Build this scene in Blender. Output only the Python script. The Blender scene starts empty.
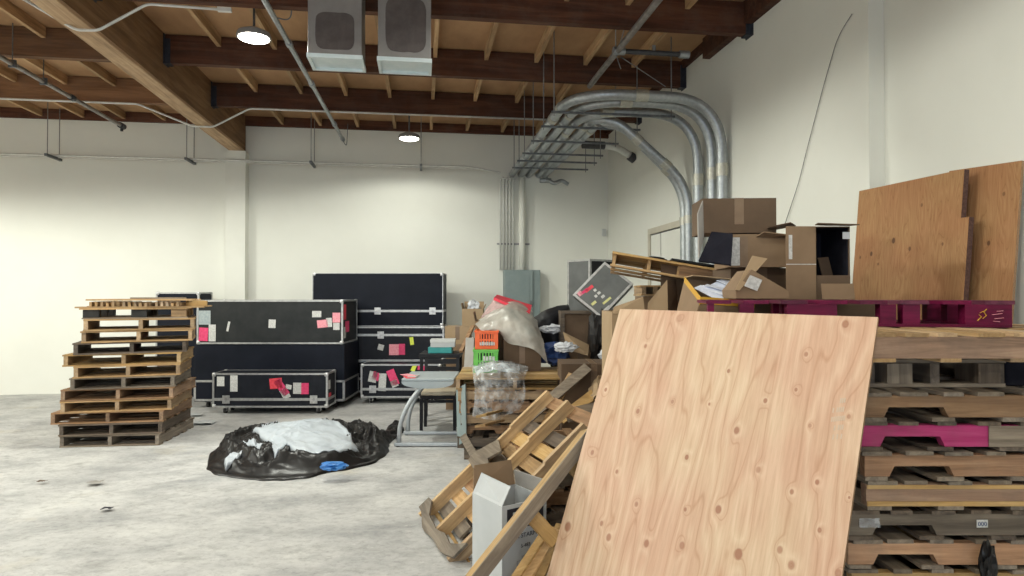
import bpy, bmesh, math, random
from mathutils import Vector, Matrix, Euler, noise
C = bpy.context.scene.collection
R = math.radians
PI = math.pi
# ------------------------------------------------------------------ camera model (1024 x 576)
FOC = 645.0
YAW = math.atan(90/645.0)
PIT = math.atan(8/645.0)
EYE = 1.6
cY, sY, cP, sP = math.cos(YAW), math.sin(YAW), math.cos(PIT), math.sin(PIT)

def fr(xc, d, z=0.0):
    """room point from metres right of / ahead of where the photographer stands, along his heading"""
    return Vector((xc*cY + d*sY, d*cY - xc*sY, z))

def P(px, py, d):
    """room point seen at photo pixel px,py at distance d ahead"""
    u = (px-512)/FOC; v = (288-py)/FOC
    fw = cP - sP*v; up = sP + cP*v
    return fr(u*d/fw, d, EYE + up*d/fw)

def PW(px, py, X=None, Y=None, Z=None):
    u = (px-512)/FOC; v = (288-py)/FOC
    fw = cP - sP*v; up = sP + cP*v
    r = Vector((u*cY + fw*sY, fw*cY - u*sY, up))
    t = X/r.x if X is not None else Y/r.y if Y is not None else (Z-EYE)/r.z
    return Vector((0, 0, EYE)) + r*t

# ------------------------------------------------------------------ materials
def nd(nt, t, **kw):
    n = nt.nodes.new(t)
    for k, v in kw.items():
        if k in n.inputs: n.inputs[k].default_value = v
        else: setattr(n, k, v)
    return n

def base(name, col=(0.5, 0.5, 0.5), rough=0.6, metal=0.0, spec=0.5):
    m = bpy.data.materials.new(name); m.use_nodes = True
    b = m.node_tree.nodes['Principled BSDF']
    b.inputs['Base Color'].default_value = (*col, 1)
    b.inputs['Roughness'].default_value = rough
    b.inputs['Metallic'].default_value = metal
    b.inputs['Specular IOR Level'].default_value = spec
    return m, m.node_tree, b

def ramp(nt, stops):
    r = nt.nodes.new('ShaderNodeValToRGB')
    e = r.color_ramp.elements
    while len(e) < len(stops): e.new(0.5)
    for el, (p, c) in zip(e, stops):
        el.position = p; el.color = (*c, 1)
    return r

def mixc(nt, a, b, fac, mode='MIX'):
    m = nt.nodes.new('ShaderNodeMix'); m.data_type = 'RGBA'; m.blend_type = mode
    for sock, v in ((m.inputs[6], a), (m.inputs[7], b), (m.inputs[0], fac)):
        if isinstance(v, bpy.types.NodeSocket): nt.links.new(v, sock)
        elif isinstance(v, tuple): sock.default_value = (*v, 1)
        else: sock.default_value = v
    return m.outputs[2]

def noisy(name, c1, c2, scale=8.0, detail=5.0, rough=0.6, metal=0.0, stretch=(1, 1, 1), bump=0.0, lo=0.35, hi=0.65, spec=0.5):
    m, nt, b = base(name, c1, rough, metal, spec)
    tc = nd(nt, 'ShaderNodeTexCoord'); mp = nd(nt, 'ShaderNodeMapping')
    mp.inputs['Scale'].default_value = stretch
    nt.links.new(tc.outputs['Object'], mp.inputs['Vector'])
    n = nd(nt, 'ShaderNodeTexNoise', Scale=scale, Detail=detail, Roughness=0.6)
    nt.links.new(mp.outputs[0], n.inputs['Vector'])
    r = ramp(nt, [(lo, c1), (hi, c2)])
    nt.links.new(n.outputs['Fac'], r.inputs[0])
    nt.links.new(r.outputs[0], b.inputs['Base Color'])
    if bump:
        bp = nd(nt, 'ShaderNodeBump', Strength=bump, Distance=0.02)
        nt.links.new(n.outputs['Fac'], bp.inputs['Height'])
        nt.links.new(bp.outputs[0], b.inputs['Normal'])
    return m

def wood(name, c1, c2, axis='x', grain=26.0, dirt=(0.12, 0.10, 0.09), dirt_amt=0.35, rough=0.75):
    """sawn timber: grain streaks along one axis, each board with its own shade and dirt"""
    m, nt, b = base(name, c1, rough, 0, 0.25)
    tc = nd(nt, 'ShaderNodeTexCoord'); oi = nd(nt, 'ShaderNodeObjectInfo'); ge = nd(nt, 'ShaderNodeNewGeometry')
    add = nd(nt, 'ShaderNodeMath', operation='MULTIPLY_ADD')
    nt.links.new(oi.outputs['Random'], add.inputs[0]); add.inputs[1].default_value = 31.0
    k = nd(nt, 'ShaderNodeMath', operation='MULTIPLY'); k.inputs[1].default_value = 17.0
    nt.links.new(ge.outputs['Random Per Island'], k.inputs[0]); nt.links.new(k.outputs[0], add.inputs[2])
    off = nd(nt, 'ShaderNodeVectorMath', operation='ADD')
    nt.links.new(tc.outputs['Object'], off.inputs[0]); nt.links.new(add.outputs[0], off.inputs[1])
    mp = nd(nt, 'ShaderNodeMapping')
    mp.inputs['Scale'].default_value = {'x': (0.07, 1, 1), 'y': (1, 0.07, 1), 'z': (1, 1, 0.07)}[axis]
    nt.links.new(off.outputs[0], mp.inputs['Vector'])
    n = nd(nt, 'ShaderNodeTexNoise', Scale=grain, Detail=6.0, Roughness=0.65, Distortion=0.6)
    nt.links.new(mp.outputs[0], n.inputs['Vector'])
    r = ramp(nt, [(0.3, tuple(x*0.62 for x in c1)), (0.48, c1), (0.72, c2)])
    nt.links.new(n.outputs['Fac'], r.inputs[0])
    n2 = nd(nt, 'ShaderNodeTexNoise', Scale=5.0, Detail=4.0, Roughness=0.7)
    nt.links.new(off.outputs[0], n2.inputs['Vector'])
    r2 = ramp(nt, [(0.45, (0, 0, 0)), (0.75, (dirt_amt,)*3)])
    nt.links.new(n2.outputs['Fac'], r2.inputs[0])
    c = mixc(nt, r.outputs[0], dirt, r2.outputs[0])
    rv = nd(nt, 'ShaderNodeMath', operation='ADD'); nt.links.new(oi.outputs['Random'], rv.inputs[0]); nt.links.new(ge.outputs['Random Per Island'], rv.inputs[1])
    fr_ = nd(nt, 'ShaderNodeMath', operation='FRACT'); nt.links.new(rv.outputs[0], fr_.inputs[0])
    mr = nd(nt, 'ShaderNodeMapRange'); mr.inputs[3].default_value = 0.72; mr.inputs[4].default_value = 1.18
    nt.links.new(fr_.outputs[0], mr.inputs[0])
    hs = nd(nt, 'ShaderNodeHueSaturation')
    nt.links.new(mr.outputs[0], hs.inputs['Value']); nt.links.new(c, hs.inputs['Color'])
    mr2 = nd(nt, 'ShaderNodeMapRange'); mr2.inputs[3].default_value = 0.75; mr2.inputs[4].default_value = 1.1
    nt.links.new(ge.outputs['Random Per Island'], mr2.inputs[0]); nt.links.new(mr2.outputs[0], hs.inputs['Saturation'])
    nt.links.new(hs.outputs[0], b.inputs['Base Color'])
    bp = nd(nt, 'ShaderNodeBump', Strength=0.25, Distance=0.004)
    nt.links.new(n.outputs['Fac'], bp.inputs['Height']); nt.links.new(bp.outputs[0], b.inputs['Normal'])
    return m

def plywood(name, light, mid, dark, knots=(), axis_scale=1.0, wob=1.0, rough=0.55, knotcol=(0.30, 0.13, 0.06)):
    """rotary-cut veneer: wavy grain along local Y, knots as (x, y, radius, strength) in metres"""
    m, nt, b = base(name, mid, rough, 0, 0.35)
    L = nt.links
    tc = nd(nt, 'ShaderNodeTexCoord'); sx = nd(nt, 'ShaderNodeSeparateXYZ'); L.new(tc.outputs['Object'], sx.inputs[0])
    mp = nd(nt, 'ShaderNodeMapping'); mp.inputs['Scale'].default_value = (2.6*axis_scale, 0.36*axis_scale, 1)
    L.new(tc.outputs['Object'], mp.inputs[0])
    n = nd(nt, 'ShaderNodeTexNoise', Scale=1.6, Detail=2.0, Roughness=0.45, Distortion=0.5); L.new(mp.outputs[0], n.inputs['Vector'])
    ph = nd(nt, 'ShaderNodeMath', operation='MULTIPLY_ADD'); L.new(n.outputs['Fac'], ph.inputs[0]); ph.inputs[1].default_value = 9.0*wob
    xs = nd(nt, 'ShaderNodeMath', operation='MULTIPLY'); L.new(sx.outputs[0], xs.inputs[0]); xs.inputs[1].default_value = 7.0*axis_scale
    L.new(xs.outputs[0], ph.inputs[2])
    cur = ph.outputs[0]; kn = None; core = None
    for (kx, ky, kr, ks) in knots:
        d = nd(nt, 'ShaderNodeVectorMath', operation='DISTANCE')
        ms = nd(nt, 'ShaderNodeVectorMath', operation='MULTIPLY'); ms.inputs[1].default_value = (1.15, 0.85, 0)
        L.new(tc.outputs['Object'], ms.inputs[0]); L.new(ms.outputs[0], d.inputs[0]); d.inputs[1].default_value = (kx*1.15, ky*0.85, 0)
        mr = nd(nt, 'ShaderNodeMapRange'); mr.inputs[1].default_value = kr*4.5; mr.inputs[2].default_value = 0.0
        L.new(d.outputs['Value'], mr.inputs[0])
        sq = nd(nt, 'ShaderNodeMath', operation='POWER'); L.new(mr.outputs[0], sq.inputs[0]); sq.inputs[1].default_value = 2.0
        a = nd(nt, 'ShaderNodeMath', operation='MULTIPLY_ADD'); L.new(sq.outputs[0], a.inputs[0]); a.inputs[1].default_value = 1.1; L.new(cur, a.inputs[2]); cur = a.outputs[0]
        m2 = nd(nt, 'ShaderNodeMapRange'); m2.inputs[1].default_value = kr*1.15; m2.inputs[2].default_value = kr*0.75; m2.inputs[4].default_value = ks
        L.new(d.outputs['Value'], m2.inputs[0])
        if kn is None: kn = m2.outputs[0]
        else:
            mx = nd(nt, 'ShaderNodeMath', operation='MAXIMUM'); L.new(kn, mx.inputs[0]); L.new(m2.outputs[0], mx.inputs[1]); kn = mx.outputs[0]
    fr_ = nd(nt, 'ShaderNodeMath', operation='PINGPONG'); L.new(cur, fr_.inputs[0]); fr_.inputs[1].default_value = 0.5
    r = ramp(nt, [(0.0, light), (0.55, mid), (0.86, mid), (1.0, dark)])
    dbl = nd(nt, 'ShaderNodeMath', operation='MULTIPLY'); L.new(fr_.outputs[0], dbl.inputs[0]); dbl.inputs[1].default_value = 2.0
    L.new(dbl.outputs[0], r.inputs[0])
    mp2 = nd(nt, 'ShaderNodeMapping'); mp2.inputs['Scale'].default_value = (60, 3.0, 1); L.new(tc.outputs['Object'], mp2.inputs[0])
    n2 = nd(nt, 'ShaderNodeTexNoise', Scale=1.5, Detail=4.0, Roughness=0.7); L.new(mp2.outputs[0], n2.inputs['Vector'])
    r2 = ramp(nt, [(0.3, (0.84, 0.80, 0.76)), (0.6, (1, 1, 1))]); L.new(n2.outputs['Fac'], r2.inputs[0])
    c = mixc(nt, r.outputs[0], r2.outputs[0], 1.0, 'MULTIPLY')
    n3 = nd(nt, 'ShaderNodeTexNoise', Scale=2.3, Detail=2.0); L.new(tc.outputs['Object'], n3.inputs['Vector'])
    r3 = ramp(nt, [(0.38, (0.95, 0.85, 0.82)), (0.62, (1.0, 1.0, 0.95))]); L.new(n3.outputs['Fac'], r3.inputs[0])
    c = mixc(nt, c, r3.outputs[0], 1.0, 'MULTIPLY')
    if kn is not None: c = mixc(nt, c, knotcol, kn)
    L.new(c, b.inputs['Base Color'])
    return m

def film(name, tint, trans, rough=0.25, nscale=14.0):
    """polythene: part see-through, part white haze, part gloss"""
    m = bpy.data.materials.new(name); m.use_nodes = True; nt = m.node_tree
    nt.nodes.remove(nt.nodes['Principled BSDF']); out = nt.nodes['Material Output']
    t = nd(nt, 'ShaderNodeBsdfTransparent'); t.inputs[0].default_value = (0.95, 0.95, 0.95, 1)
    p = nd(nt, 'ShaderNodeBsdfPrincipled'); p.inputs['Base Color'].default_value = (*tint, 1); p.inputs['Roughness'].default_value = rough
    tc = nd(nt, 'ShaderNodeTexCoord'); n = nd(nt, 'ShaderNodeTexNoise', Scale=nscale, Detail=4.0); nt.links.new(tc.outputs['Object'], n.inputs['Vector'])
    mr = nd(nt, 'ShaderNodeMapRange'); mr.inputs[1].default_value = 0.3; mr.inputs[2].default_value = 0.7
    mr.inputs[3].default_value = max(0, 1-trans-0.25); mr.inputs[4].default_value = min(1, 1-trans+0.25)
    nt.links.new(n.outputs['Fac'], mr.inputs[0])
    mx = nd(nt, 'ShaderNodeMixShader'); nt.links.new(mr.outputs[0], mx.inputs[0]); nt.links.new(t.outputs[0], mx.inputs[1]); nt.links.new(p.outputs[0], mx.inputs[2])
    nt.links.new(mx.outputs[0], out.inputs[0])
    return m

def emit(name, col, s):
    m, nt, b = base(name, col, 0.4)
    b.inputs['Emission Color'].default_value = (*col, 1); b.inputs['Emission Strength'].default_value = s
    return m

WTAN = ((0.41, 0.265, 0.135), (0.55, 0.385, 0.215))
WYEL = ((0.43, 0.275, 0.12), (0.57, 0.40, 0.20))
WGRY = ((0.19, 0.155, 0.12), (0.31, 0.26, 0.20))
WBRN = ((0.27, 0.16, 0.09), (0.40, 0.26, 0.15))
WRED = ((0.38, 0.22, 0.13), (0.55, 0.35, 0.215))
WDRK = ((0.11, 0.085, 0.065), (0.20, 0.155, 0.115))
M = {}
for nm, cc in (('tan', WTAN), ('yel', WYEL), ('gry', WGRY), ('brn', WBRN), ('drk', WDRK), ('red', WRED)):
    for ax in 'xyz': M[nm+ax] = wood('wood_%s_%s' % (nm, ax), *cc, axis=ax)
for ax in 'xy':
    M['pink'+ax] = wood('pink_paint_'+ax, (0.38, 0.04, 0.14), (0.47, 0.08, 0.20), axis=ax, dirt=(0.25, 0.08, 0.12), dirt_amt=0.5)
    M['mag'+ax] = wood('magenta_paint_'+ax, (0.13, 0.008, 0.040), (0.20, 0.018, 0.065), axis=ax, dirt=(0.06, 0.01, 0.03), dirt_amt=0.6, rough=0.5)
M['beam'] = wood('glulam', (0.20, 0.115, 0.06), (0.29, 0.18, 0.10), axis='y', grain=14, dirt_amt=0.15)
M['purlin_brown'] = wood('purlin_timber_brown', (0.19, 0.10, 0.055), (0.28, 0.155, 0.085), axis='x', grain=14, dirt_amt=0.3)
M['purlin'] = wood('purlin_timber', (0.085, 0.036, 0.022), (0.15, 0.068, 0.04), axis='x', grain=14, dirt_amt=0.3)
M['joist'] = wood('joist_timber', (0.46, 0.30, 0.17), (0.62, 0.44, 0.27), axis='y', grain=20, dirt_amt=0.2)
M['deck'] = noisy('roof_deck', (0.34, 0.19, 0.095), (0.52, 0.315, 0.165), 2.2, 6, 0.8, stretch=(1, 0.5, 1), lo=0.3, hi=0.7)
M['wall'] = noisy('wall_paint', (0.73, 0.73, 0.67), (0.76, 0.76, 0.70), 1.2, 4, 0.85, bump=0.02)
M['trim'] = noisy('trim_paint', (0.70, 0.70, 0.64), (0.74, 0.74, 0.68), 2.0, 3, 0.7)
M['alu'] = noisy('aluminium_edge', (0.36, 0.36, 0.36), (0.50, 0.50, 0.50), 20, 3, 0.40, 0.7)
M['steel'] = noisy('hardware_steel', (0.42, 0.42, 0.42), (0.6, 0.6, 0.6), 30, 3, 0.4, 0.85)
M['galv'] = noisy('galvanized_conduit', (0.33, 0.355, 0.37), (0.43, 0.455, 0.47), 25, 3, 0.42, 0.65)
M['galvlight'] = noisy('coupling_zinc', (0.42, 0.41, 0.35), (0.52, 0.51, 0.45), 30, 3, 0.45, 0.5)
M['strut'] = noisy('dark_strut', (0.10, 0.11, 0.12), (0.17, 0.18, 0.19), 20, 3, 0.5, 0.5)
M['rod'] = noisy('threaded_rod', (0.22, 0.22, 0.22), (0.30, 0.30, 0.30), 40, 2, 0.5, 0.6)
M['pipe'] = noisy('sprinkler_pipe', (0.20, 0.18, 0.17), (0.32, 0.30, 0.28), 12, 3, 0.45, 0.5)
M['blackpipe'] = noisy('black_pipe', (0.03, 0.03, 0.035), (0.06, 0.06, 0.065), 12, 3, 0.5)
M['emt'] = noisy('painted_conduit', (0.60, 0.60, 0.57), (0.68, 0.68, 0.65), 12, 2, 0.5, 0.2)
M['cabinet'] = noisy('grey_green_enamel', (0.20, 0.25, 0.25), (0.23, 0.28, 0.28), 5, 3, 0.5)
M['lam'] = noisy('black_laminate', (0.007, 0.008, 0.013), (0.012, 0.014, 0.020), 6, 4, 0.5, spec=0.2)
M['lamgrey'] = noisy('charcoal_laminate', (0.013, 0.015, 0.016), (0.022, 0.024, 0.025), 5, 5, 0.5, spec=0.22)
M['panel'] = noisy('navy_black_panel', (0.005, 0.007, 0.013), (0.008, 0.010, 0.018), 3, 3, 0.55, spec=0.15)
M['greyface'] = noisy('grey_laminate', (0.085, 0.09, 0.09), (0.115, 0.12, 0.12), 5, 3, 0.5)
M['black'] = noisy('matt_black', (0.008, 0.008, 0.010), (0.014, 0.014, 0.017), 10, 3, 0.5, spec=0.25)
M['dark_inside'] = noisy('unlit_inside_and_black', (0.012, 0.012, 0.018), (0.020, 0.020, 0.028), 6, 3, 0.9, spec=0.1)  # near-black; in the open box it stands for the unlit inside
M['doorframe'] = noisy('door_frame_shaded_beige', (0.50, 0.46, 0.37), (0.56, 0.52, 0.43), 6, 3, 0.6)  # greyish beige, darkened to stand for the shadows outlining the frame
M['rubber'] = noisy('rubber', (0.02, 0.02, 0.02), (0.035, 0.035, 0.035), 12, 2, 0.7)
M['pinklab'] = noisy('pink_label', (0.62, 0.03, 0.12), (0.72, 0.06, 0.18), 30, 2, 0.6)
M['redlab'] = noisy('red_label', (0.62, 0.03, 0.05), (0.70, 0.06, 0.09), 30, 2, 0.6)
M['roselab'] = noisy('faded_rose_label', (0.70, 0.22, 0.28), (0.78, 0.34, 0.38), 40, 2, 0.6)
M['whitelab'] = noisy('white_label', (0.42, 0.42, 0.41), (0.60, 0.60, 0.58), 60, 2, 0.6)
M['greylab'] = noisy('grey_label', (0.26, 0.31, 0.33), (0.34, 0.39, 0.40), 30, 2, 0.6)
M['paleyellow'] = noisy('pale_yellow_label', (0.50, 0.50, 0.20), (0.58, 0.57, 0.26), 30, 2, 0.6)
M['yellab'] = noisy('lime_label', (0.68, 0.78, 0.06), (0.76, 0.84, 0.12), 30, 2, 0.6)
M['paper'] = noisy('paper', (0.52, 0.54, 0.58), (0.62, 0.64, 0.67), 20, 3, 0.8)
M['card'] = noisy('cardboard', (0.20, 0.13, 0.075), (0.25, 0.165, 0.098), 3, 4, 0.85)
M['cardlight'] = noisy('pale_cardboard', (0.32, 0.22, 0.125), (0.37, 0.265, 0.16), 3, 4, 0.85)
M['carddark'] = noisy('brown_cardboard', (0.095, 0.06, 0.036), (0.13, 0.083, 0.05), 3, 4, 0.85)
M['tape'] = noisy('parcel_tape', (0.18, 0.118, 0.072), (0.21, 0.14, 0.088), 12, 2, 0.35)
M['yeltape'] = noisy('yellow_tape', (0.55, 0.29, 0.02), (0.62, 0.35, 0.04), 12, 2, 0.4)
M['cartwhite'] = noisy('white_carton', (0.43, 0.45, 0.46), (0.48, 0.50, 0.51), 4, 3, 0.7)
M['cartgrey'] = noisy('grey_carton_inside', (0.27, 0.255, 0.235), (0.33, 0.315, 0.295), 4, 3, 0.8)
M['ink'] = noisy('black_ink', (0.012, 0.012, 0.02), (0.02, 0.02, 0.03), 10, 2, 0.6)
M['inkgrey'] = noisy('grey_ink', (0.22, 0.23, 0.25), (0.28, 0.29, 0.31), 10, 2, 0.6)
M['tarp'] = noisy('black_tarp', (0.006, 0.0055, 0.006), (0.014, 0.013, 0.013), 9, 4, 0.38, spec=0.35)
M['tarpwhite'] = noisy('white_tarp_side', (0.37, 0.41, 0.455), (0.43, 0.47, 0.51), 5, 4, 0.45)
M['blue'] = noisy('blue_plastic', (0.03, 0.16, 0.48), (0.06, 0.24, 0.58), 12, 3, 0.4)
M['navy'] = noisy('navy_plastic', (0.012, 0.03, 0.10), (0.03, 0.06, 0.17), 8, 3, 0.35)
M['deskgrey'] = noisy('desk_grey', (0.30, 0.345, 0.37), (0.34, 0.385, 0.41), 8, 3, 0.45)
M['silver'] = noisy('silver_paint', (0.40, 0.43, 0.45), (0.46, 0.49, 0.51), 20, 2, 0.4, 0.4)
M['beige'] = noisy('beige_vinyl', (0.52, 0.45, 0.33), (0.57, 0.50, 0.38), 12, 3, 0.5)
M['teal'] = noisy('teal_card', (0.02, 0.22, 0.22), (0.03, 0.27, 0.27), 10, 2, 0.5)
M['orange'] = noisy('orange_plastic', (0.78, 0.11, 0.015), (0.84, 0.15, 0.03), 10, 2, 0.4)
M['green'] = noisy('green_plastic', (0.10, 0.42, 0.05), (0.15, 0.50, 0.08), 10, 2, 0.4)
M['redfolder'] = noisy('red_board', (0.58, 0.02, 0.045), (0.66, 0.035, 0.07), 10, 2, 0.45)
M['ductgrey'] = noisy('duct_grey', (0.25, 0.235, 0.225), (0.30, 0.285, 0.275), 5, 3, 0.55, 0.2)
M['mastic'] = noisy('dark_mastic', (0.085, 0.07, 0.068), (0.12, 0.10, 0.095), 9, 4, 0.75)
M['ductlip'] = noisy('duct_flange', (0.62, 0.72, 0.74), (0.72, 0.80, 0.82), 8, 3, 0.4, 0.2)
M['hanger'] = noisy('joist_hanger', (0.025, 0.028, 0.04), (0.045, 0.05, 0.065), 12, 3, 0.5, 0.3)
M['whiteplastic'] = noisy('white_plastic', (0.52, 0.53, 0.52), (0.58, 0.59, 0.58), 10, 2, 0.4)
M['scrim'] = film('cloudy_polythene', (0.40, 0.375, 0.33), 0.2, 0.35, 5)
M['clear'] = film('clear_polythene', (0.66, 0.68, 0.70), 0.70, 0.10, 14)
M['led'] = emit('led_disc', (1.0, 0.97, 0.86), 30.0)
M['plyback'] = plywood('old_plywood', (0.43, 0.245, 0.12), (0.39, 0.215, 0.10), (0.31, 0.165, 0.075),
    [(-0.30, 1.92, 0.016, 1), (-0.08, 2.0, 0.019, 1), (0.08, 1.93, 0.014, .9), (0.16, 2.22, 0.012, .6), (-0.42, 1.9, 0.011, .8), (-0.22, 1.84, 0.009, .8), (0.36, 1.94, 0.010, .7)], 2.4, 1.6, 0.7, (0.13, 0.06, 0.03))
M['plyedgedark'] = noisy('dark_ply_edge', (0.07, 0.035, 0.03), (0.12, 0.065, 0.05), 60, 2, 0.8)
M['paperblue'] = noisy('bluish_paper', (0.58, 0.62, 0.74), (0.72, 0.76, 0.86), 20, 3, 0.8)
M['plyedge'] = noisy('ply_edge', (0.22, 0.13, 0.07), (0.36, 0.23, 0.13), 60, 2, 0.8, stretch=(1, 1, 8))

def floor_mat():
    m, nt, b = base('concrete', (0.45, 0.44, 0.40), 0.6, 0, 0.35); L = nt.links
    tc = nd(nt, 'ShaderNodeTexCoord')
    def nz(sc, det, stretch=(1, 1, 1), rot=0.0, rgh=0.6):
        mp = nd(nt, 'ShaderNodeMapping'); mp.inputs['Scale'].default_value = stretch; mp.inputs['Rotation'].default_value = (0, 0, rot); L.new(tc.outputs['Object'], mp.inputs[0])
        n = nd(nt, 'ShaderNodeTexNoise', Scale=sc, Detail=det, Roughness=rgh); L.new(mp.outputs[0], n.inputs['Vector']); return n.outputs['Fac']
    r1 = ramp(nt, [(0.34, (0.29, 0.295, 0.30)), (0.5, (0.47, 0.47, 0.465)), (0.62, (0.565, 0.565, 0.55))]); L.new(nz(1.3, 9, (0.85, 1.25, 1), 0.15, 0.74), r1.inputs[0])
    r2 = ramp(nt, [(0.5, (0, 0, 0)), (0.66, (1, 1, 1))]); L.new(nz(3.4, 9, (0.8, 1.3, 1), 0.5, 0.78), r2.inputs[0])
    c = mixc(nt, r1.outputs[0], (0.34, 0.34, 0.335), r2.outputs[0])
    r3 = ramp(nt, [(0.62, (0, 0, 0)), (0.76, (0.5, 0.5, 0.5))]); L.new(nz(1.1, 5, (1, 1.4, 1), 1.0), r3.inputs[0])
    c = mixc(nt, c, (0.50, 0.45, 0.34), r3.outputs[0])
    r4 = ramp(nt, [(0.60, (0, 0, 0)), (0.68, (0.8, 0.8, 0.8))]); L.new(nz(9, 8, (0.8, 1.2, 1), 0.2, 0.8), r4.inputs[0])
    c = mixc(nt, c, (0.66, 0.66, 0.64), r4.outputs[0])
    r5 = ramp(nt, [(0.36, (0.72, 0.72, 0.72)), (0.5, (1, 1, 1))]); L.new(nz(16, 10, (1, 1.3, 1), 0.7, 0.8), r5.inputs[0])
    c = mixc(nt, c, r5.outputs[0], 1.0, 'MULTIPLY')
    r6 = ramp(nt, [(0.66, (0, 0, 0)), (0.72, (0.55, 0.55, 0.55))]); L.new(nz(5.5, 9, (1.6, 1, 1), 0.3, 0.85), r6.inputs[0])
    c = mixc(nt, c, (0.17, 0.165, 0.16), r6.outputs[0])
    L.new(c, b.inputs['Base Color'])
    bp = nd(nt, 'ShaderNodeBump', Strength=0.06, Distance=0.02); L.new(nz(9, 5), bp.inputs['Height']); L.new(bp.outputs[0], b.inputs['Normal'])
    return m
M['floor'] = floor_mat()

# ------------------------------------------------------------------ mesh helpers
def NB(): return bmesh.new()

def box(bm, c, s, mtx=None, bev=0.0):
    r = bmesh.ops.create_cube(bm, size=1.0)
    vs = r['verts']
    bmesh.ops.scale(bm, vec=s, verts=vs); bmesh.ops.translate(bm, vec=c, verts=vs)
    if bev:
        es = list({e for v in vs for e in v.link_edges})
        q = bmesh.ops.bevel(bm, geom=es, offset=bev, segments=2, affect='EDGES', profile=0.6)
        vs = list({v for f in q['faces'] for v in f.verts} | {v for v in vs if v.is_valid})
    if mtx is not None: bmesh.ops.transform(bm, matrix=mtx, verts=vs)
    return vs

def bx(bm, x0, x1, y0, y1, z0, z1, mtx=None, bev=0.0):
    return box(bm, ((x0+x1)/2, (y0+y1)/2, (z0+z1)/2), (abs(x1-x0), abs(y1-y0), abs(z1-z0)), mtx, bev)

def bar(bm, a, b, w, h, up=Vector((0, 0, 1))):
    a = Vector(a); b = Vector(b); d = (b-a); L = d.length; d.normalize()
    s = d.cross(up); 
    if s.length < 1e-4: s = d.cross(Vector((0, 1, 0)))
    s.normalize(); u = s.cross(d)
    mt = Matrix((( d.x, s.x, u.x, (a.x+b.x)/2), (d.y, s.y, u.y, (a.y+b.y)/2), (d.z, s.z, u.z, (a.z+b.z)/2), (0, 0, 0, 1)))
    return box(bm, (0, 0, 0), (L, w, h), mt)

def prism(bm, pts, vec):
    """flat polygon pts swept by vec"""
    vec = Vector(vec)
    a = [bm.verts.new(Vector(p)) for p in pts]; b = [bm.verts.new(Vector(p)+vec) for p in pts]
    n = len(pts)
    bm.faces.new(a[::-1]); bm.faces.new(b)
    for i in range(n): bm.faces.new((a[i], a[(i+1) % n], b[(i+1) % n], b[i]))

def slab(bm, pts, t):
    """sheet of thickness t with the given corner points as its front face"""
    p = [Vector(q) for q in pts]
    n = (p[1]-p[0]).cross(p[2]-p[0]).normalized()
    prism(bm, p, n*t)

def fillet(pts, rad, seg=8):
    out = [Vector(pts[0])]
    for i in range(1, len(pts)-1):
        p0, p1, p2 = Vector(pts[i-1]), Vector(pts[i]), Vector(pts[i+1])
        d1 = (p0-p1); d2 = (p2-p1); r = min(rad, d1.length*0.49, d2.length*0.49)
        a = p1 + d1.normalized()*r; b = p1 + d2.normalized()*r
        for k in range(seg+1):
            t = k/seg; out.append(a*(1-t)**2 + p1*2*t*(1-t) + b*t*t)
    out.append(Vector(pts[-1]))
    return out

def tube(bm, pts, r, n=12, caps=True):
    pts = [Vector(p) for p in pts]; rings = []
    u = None
    for i, p in enumerate(pts):
        t = (pts[min(i+1, len(pts)-1)] - pts[max(i-1, 0)]).normalized()
        if u is None:
            u = t.orthogonal().normalized()
        else:
            u = (u - t*u.dot(t)).normalized()
        v = t.cross(u)
        rr = r[i] if isinstance(r, (list, tuple)) else r
        rings.append([bm.verts.new(p + (u*math.cos(2*PI*k/n) + v*math.sin(2*PI*k/n))*rr) for k in range(n)])
    for a, b in zip(rings, rings[1:]):
        for k in range(n): bm.faces.new((a[k], a[(k+1) % n], b[(k+1) % n], b[k]))
    if caps:
        bm.faces.new(rings[0][::-1]); bm.faces.new(rings[-1])

def lathe(bm, prof, c=(0, 0, 0), n=24):
    c = Vector(c); rings = []
    for (r, z) in prof:
        rings.append([bm.verts.new(c + Vector((r*math.cos(2*PI*k/n), r*math.sin(2*PI*k/n), z))) for k in range(n)])
    for a, b in zip(rings, rings[1:]):
        for k in range(n): bm.faces.new((a[k], a[(k+1) % n], b[(k+1) % n], b[k]))
    bm.faces.new(rings[0][::-1]); bm.faces.new(rings[-1])

def cr(p0, p1, p2, p3, t):
    return 0.5*((2*p1) + (-p0+p2)*t + (2*p0-5*p1+4*p2-p3)*t*t + (-p0+3*p1-3*p2+p3)*t**3)

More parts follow.
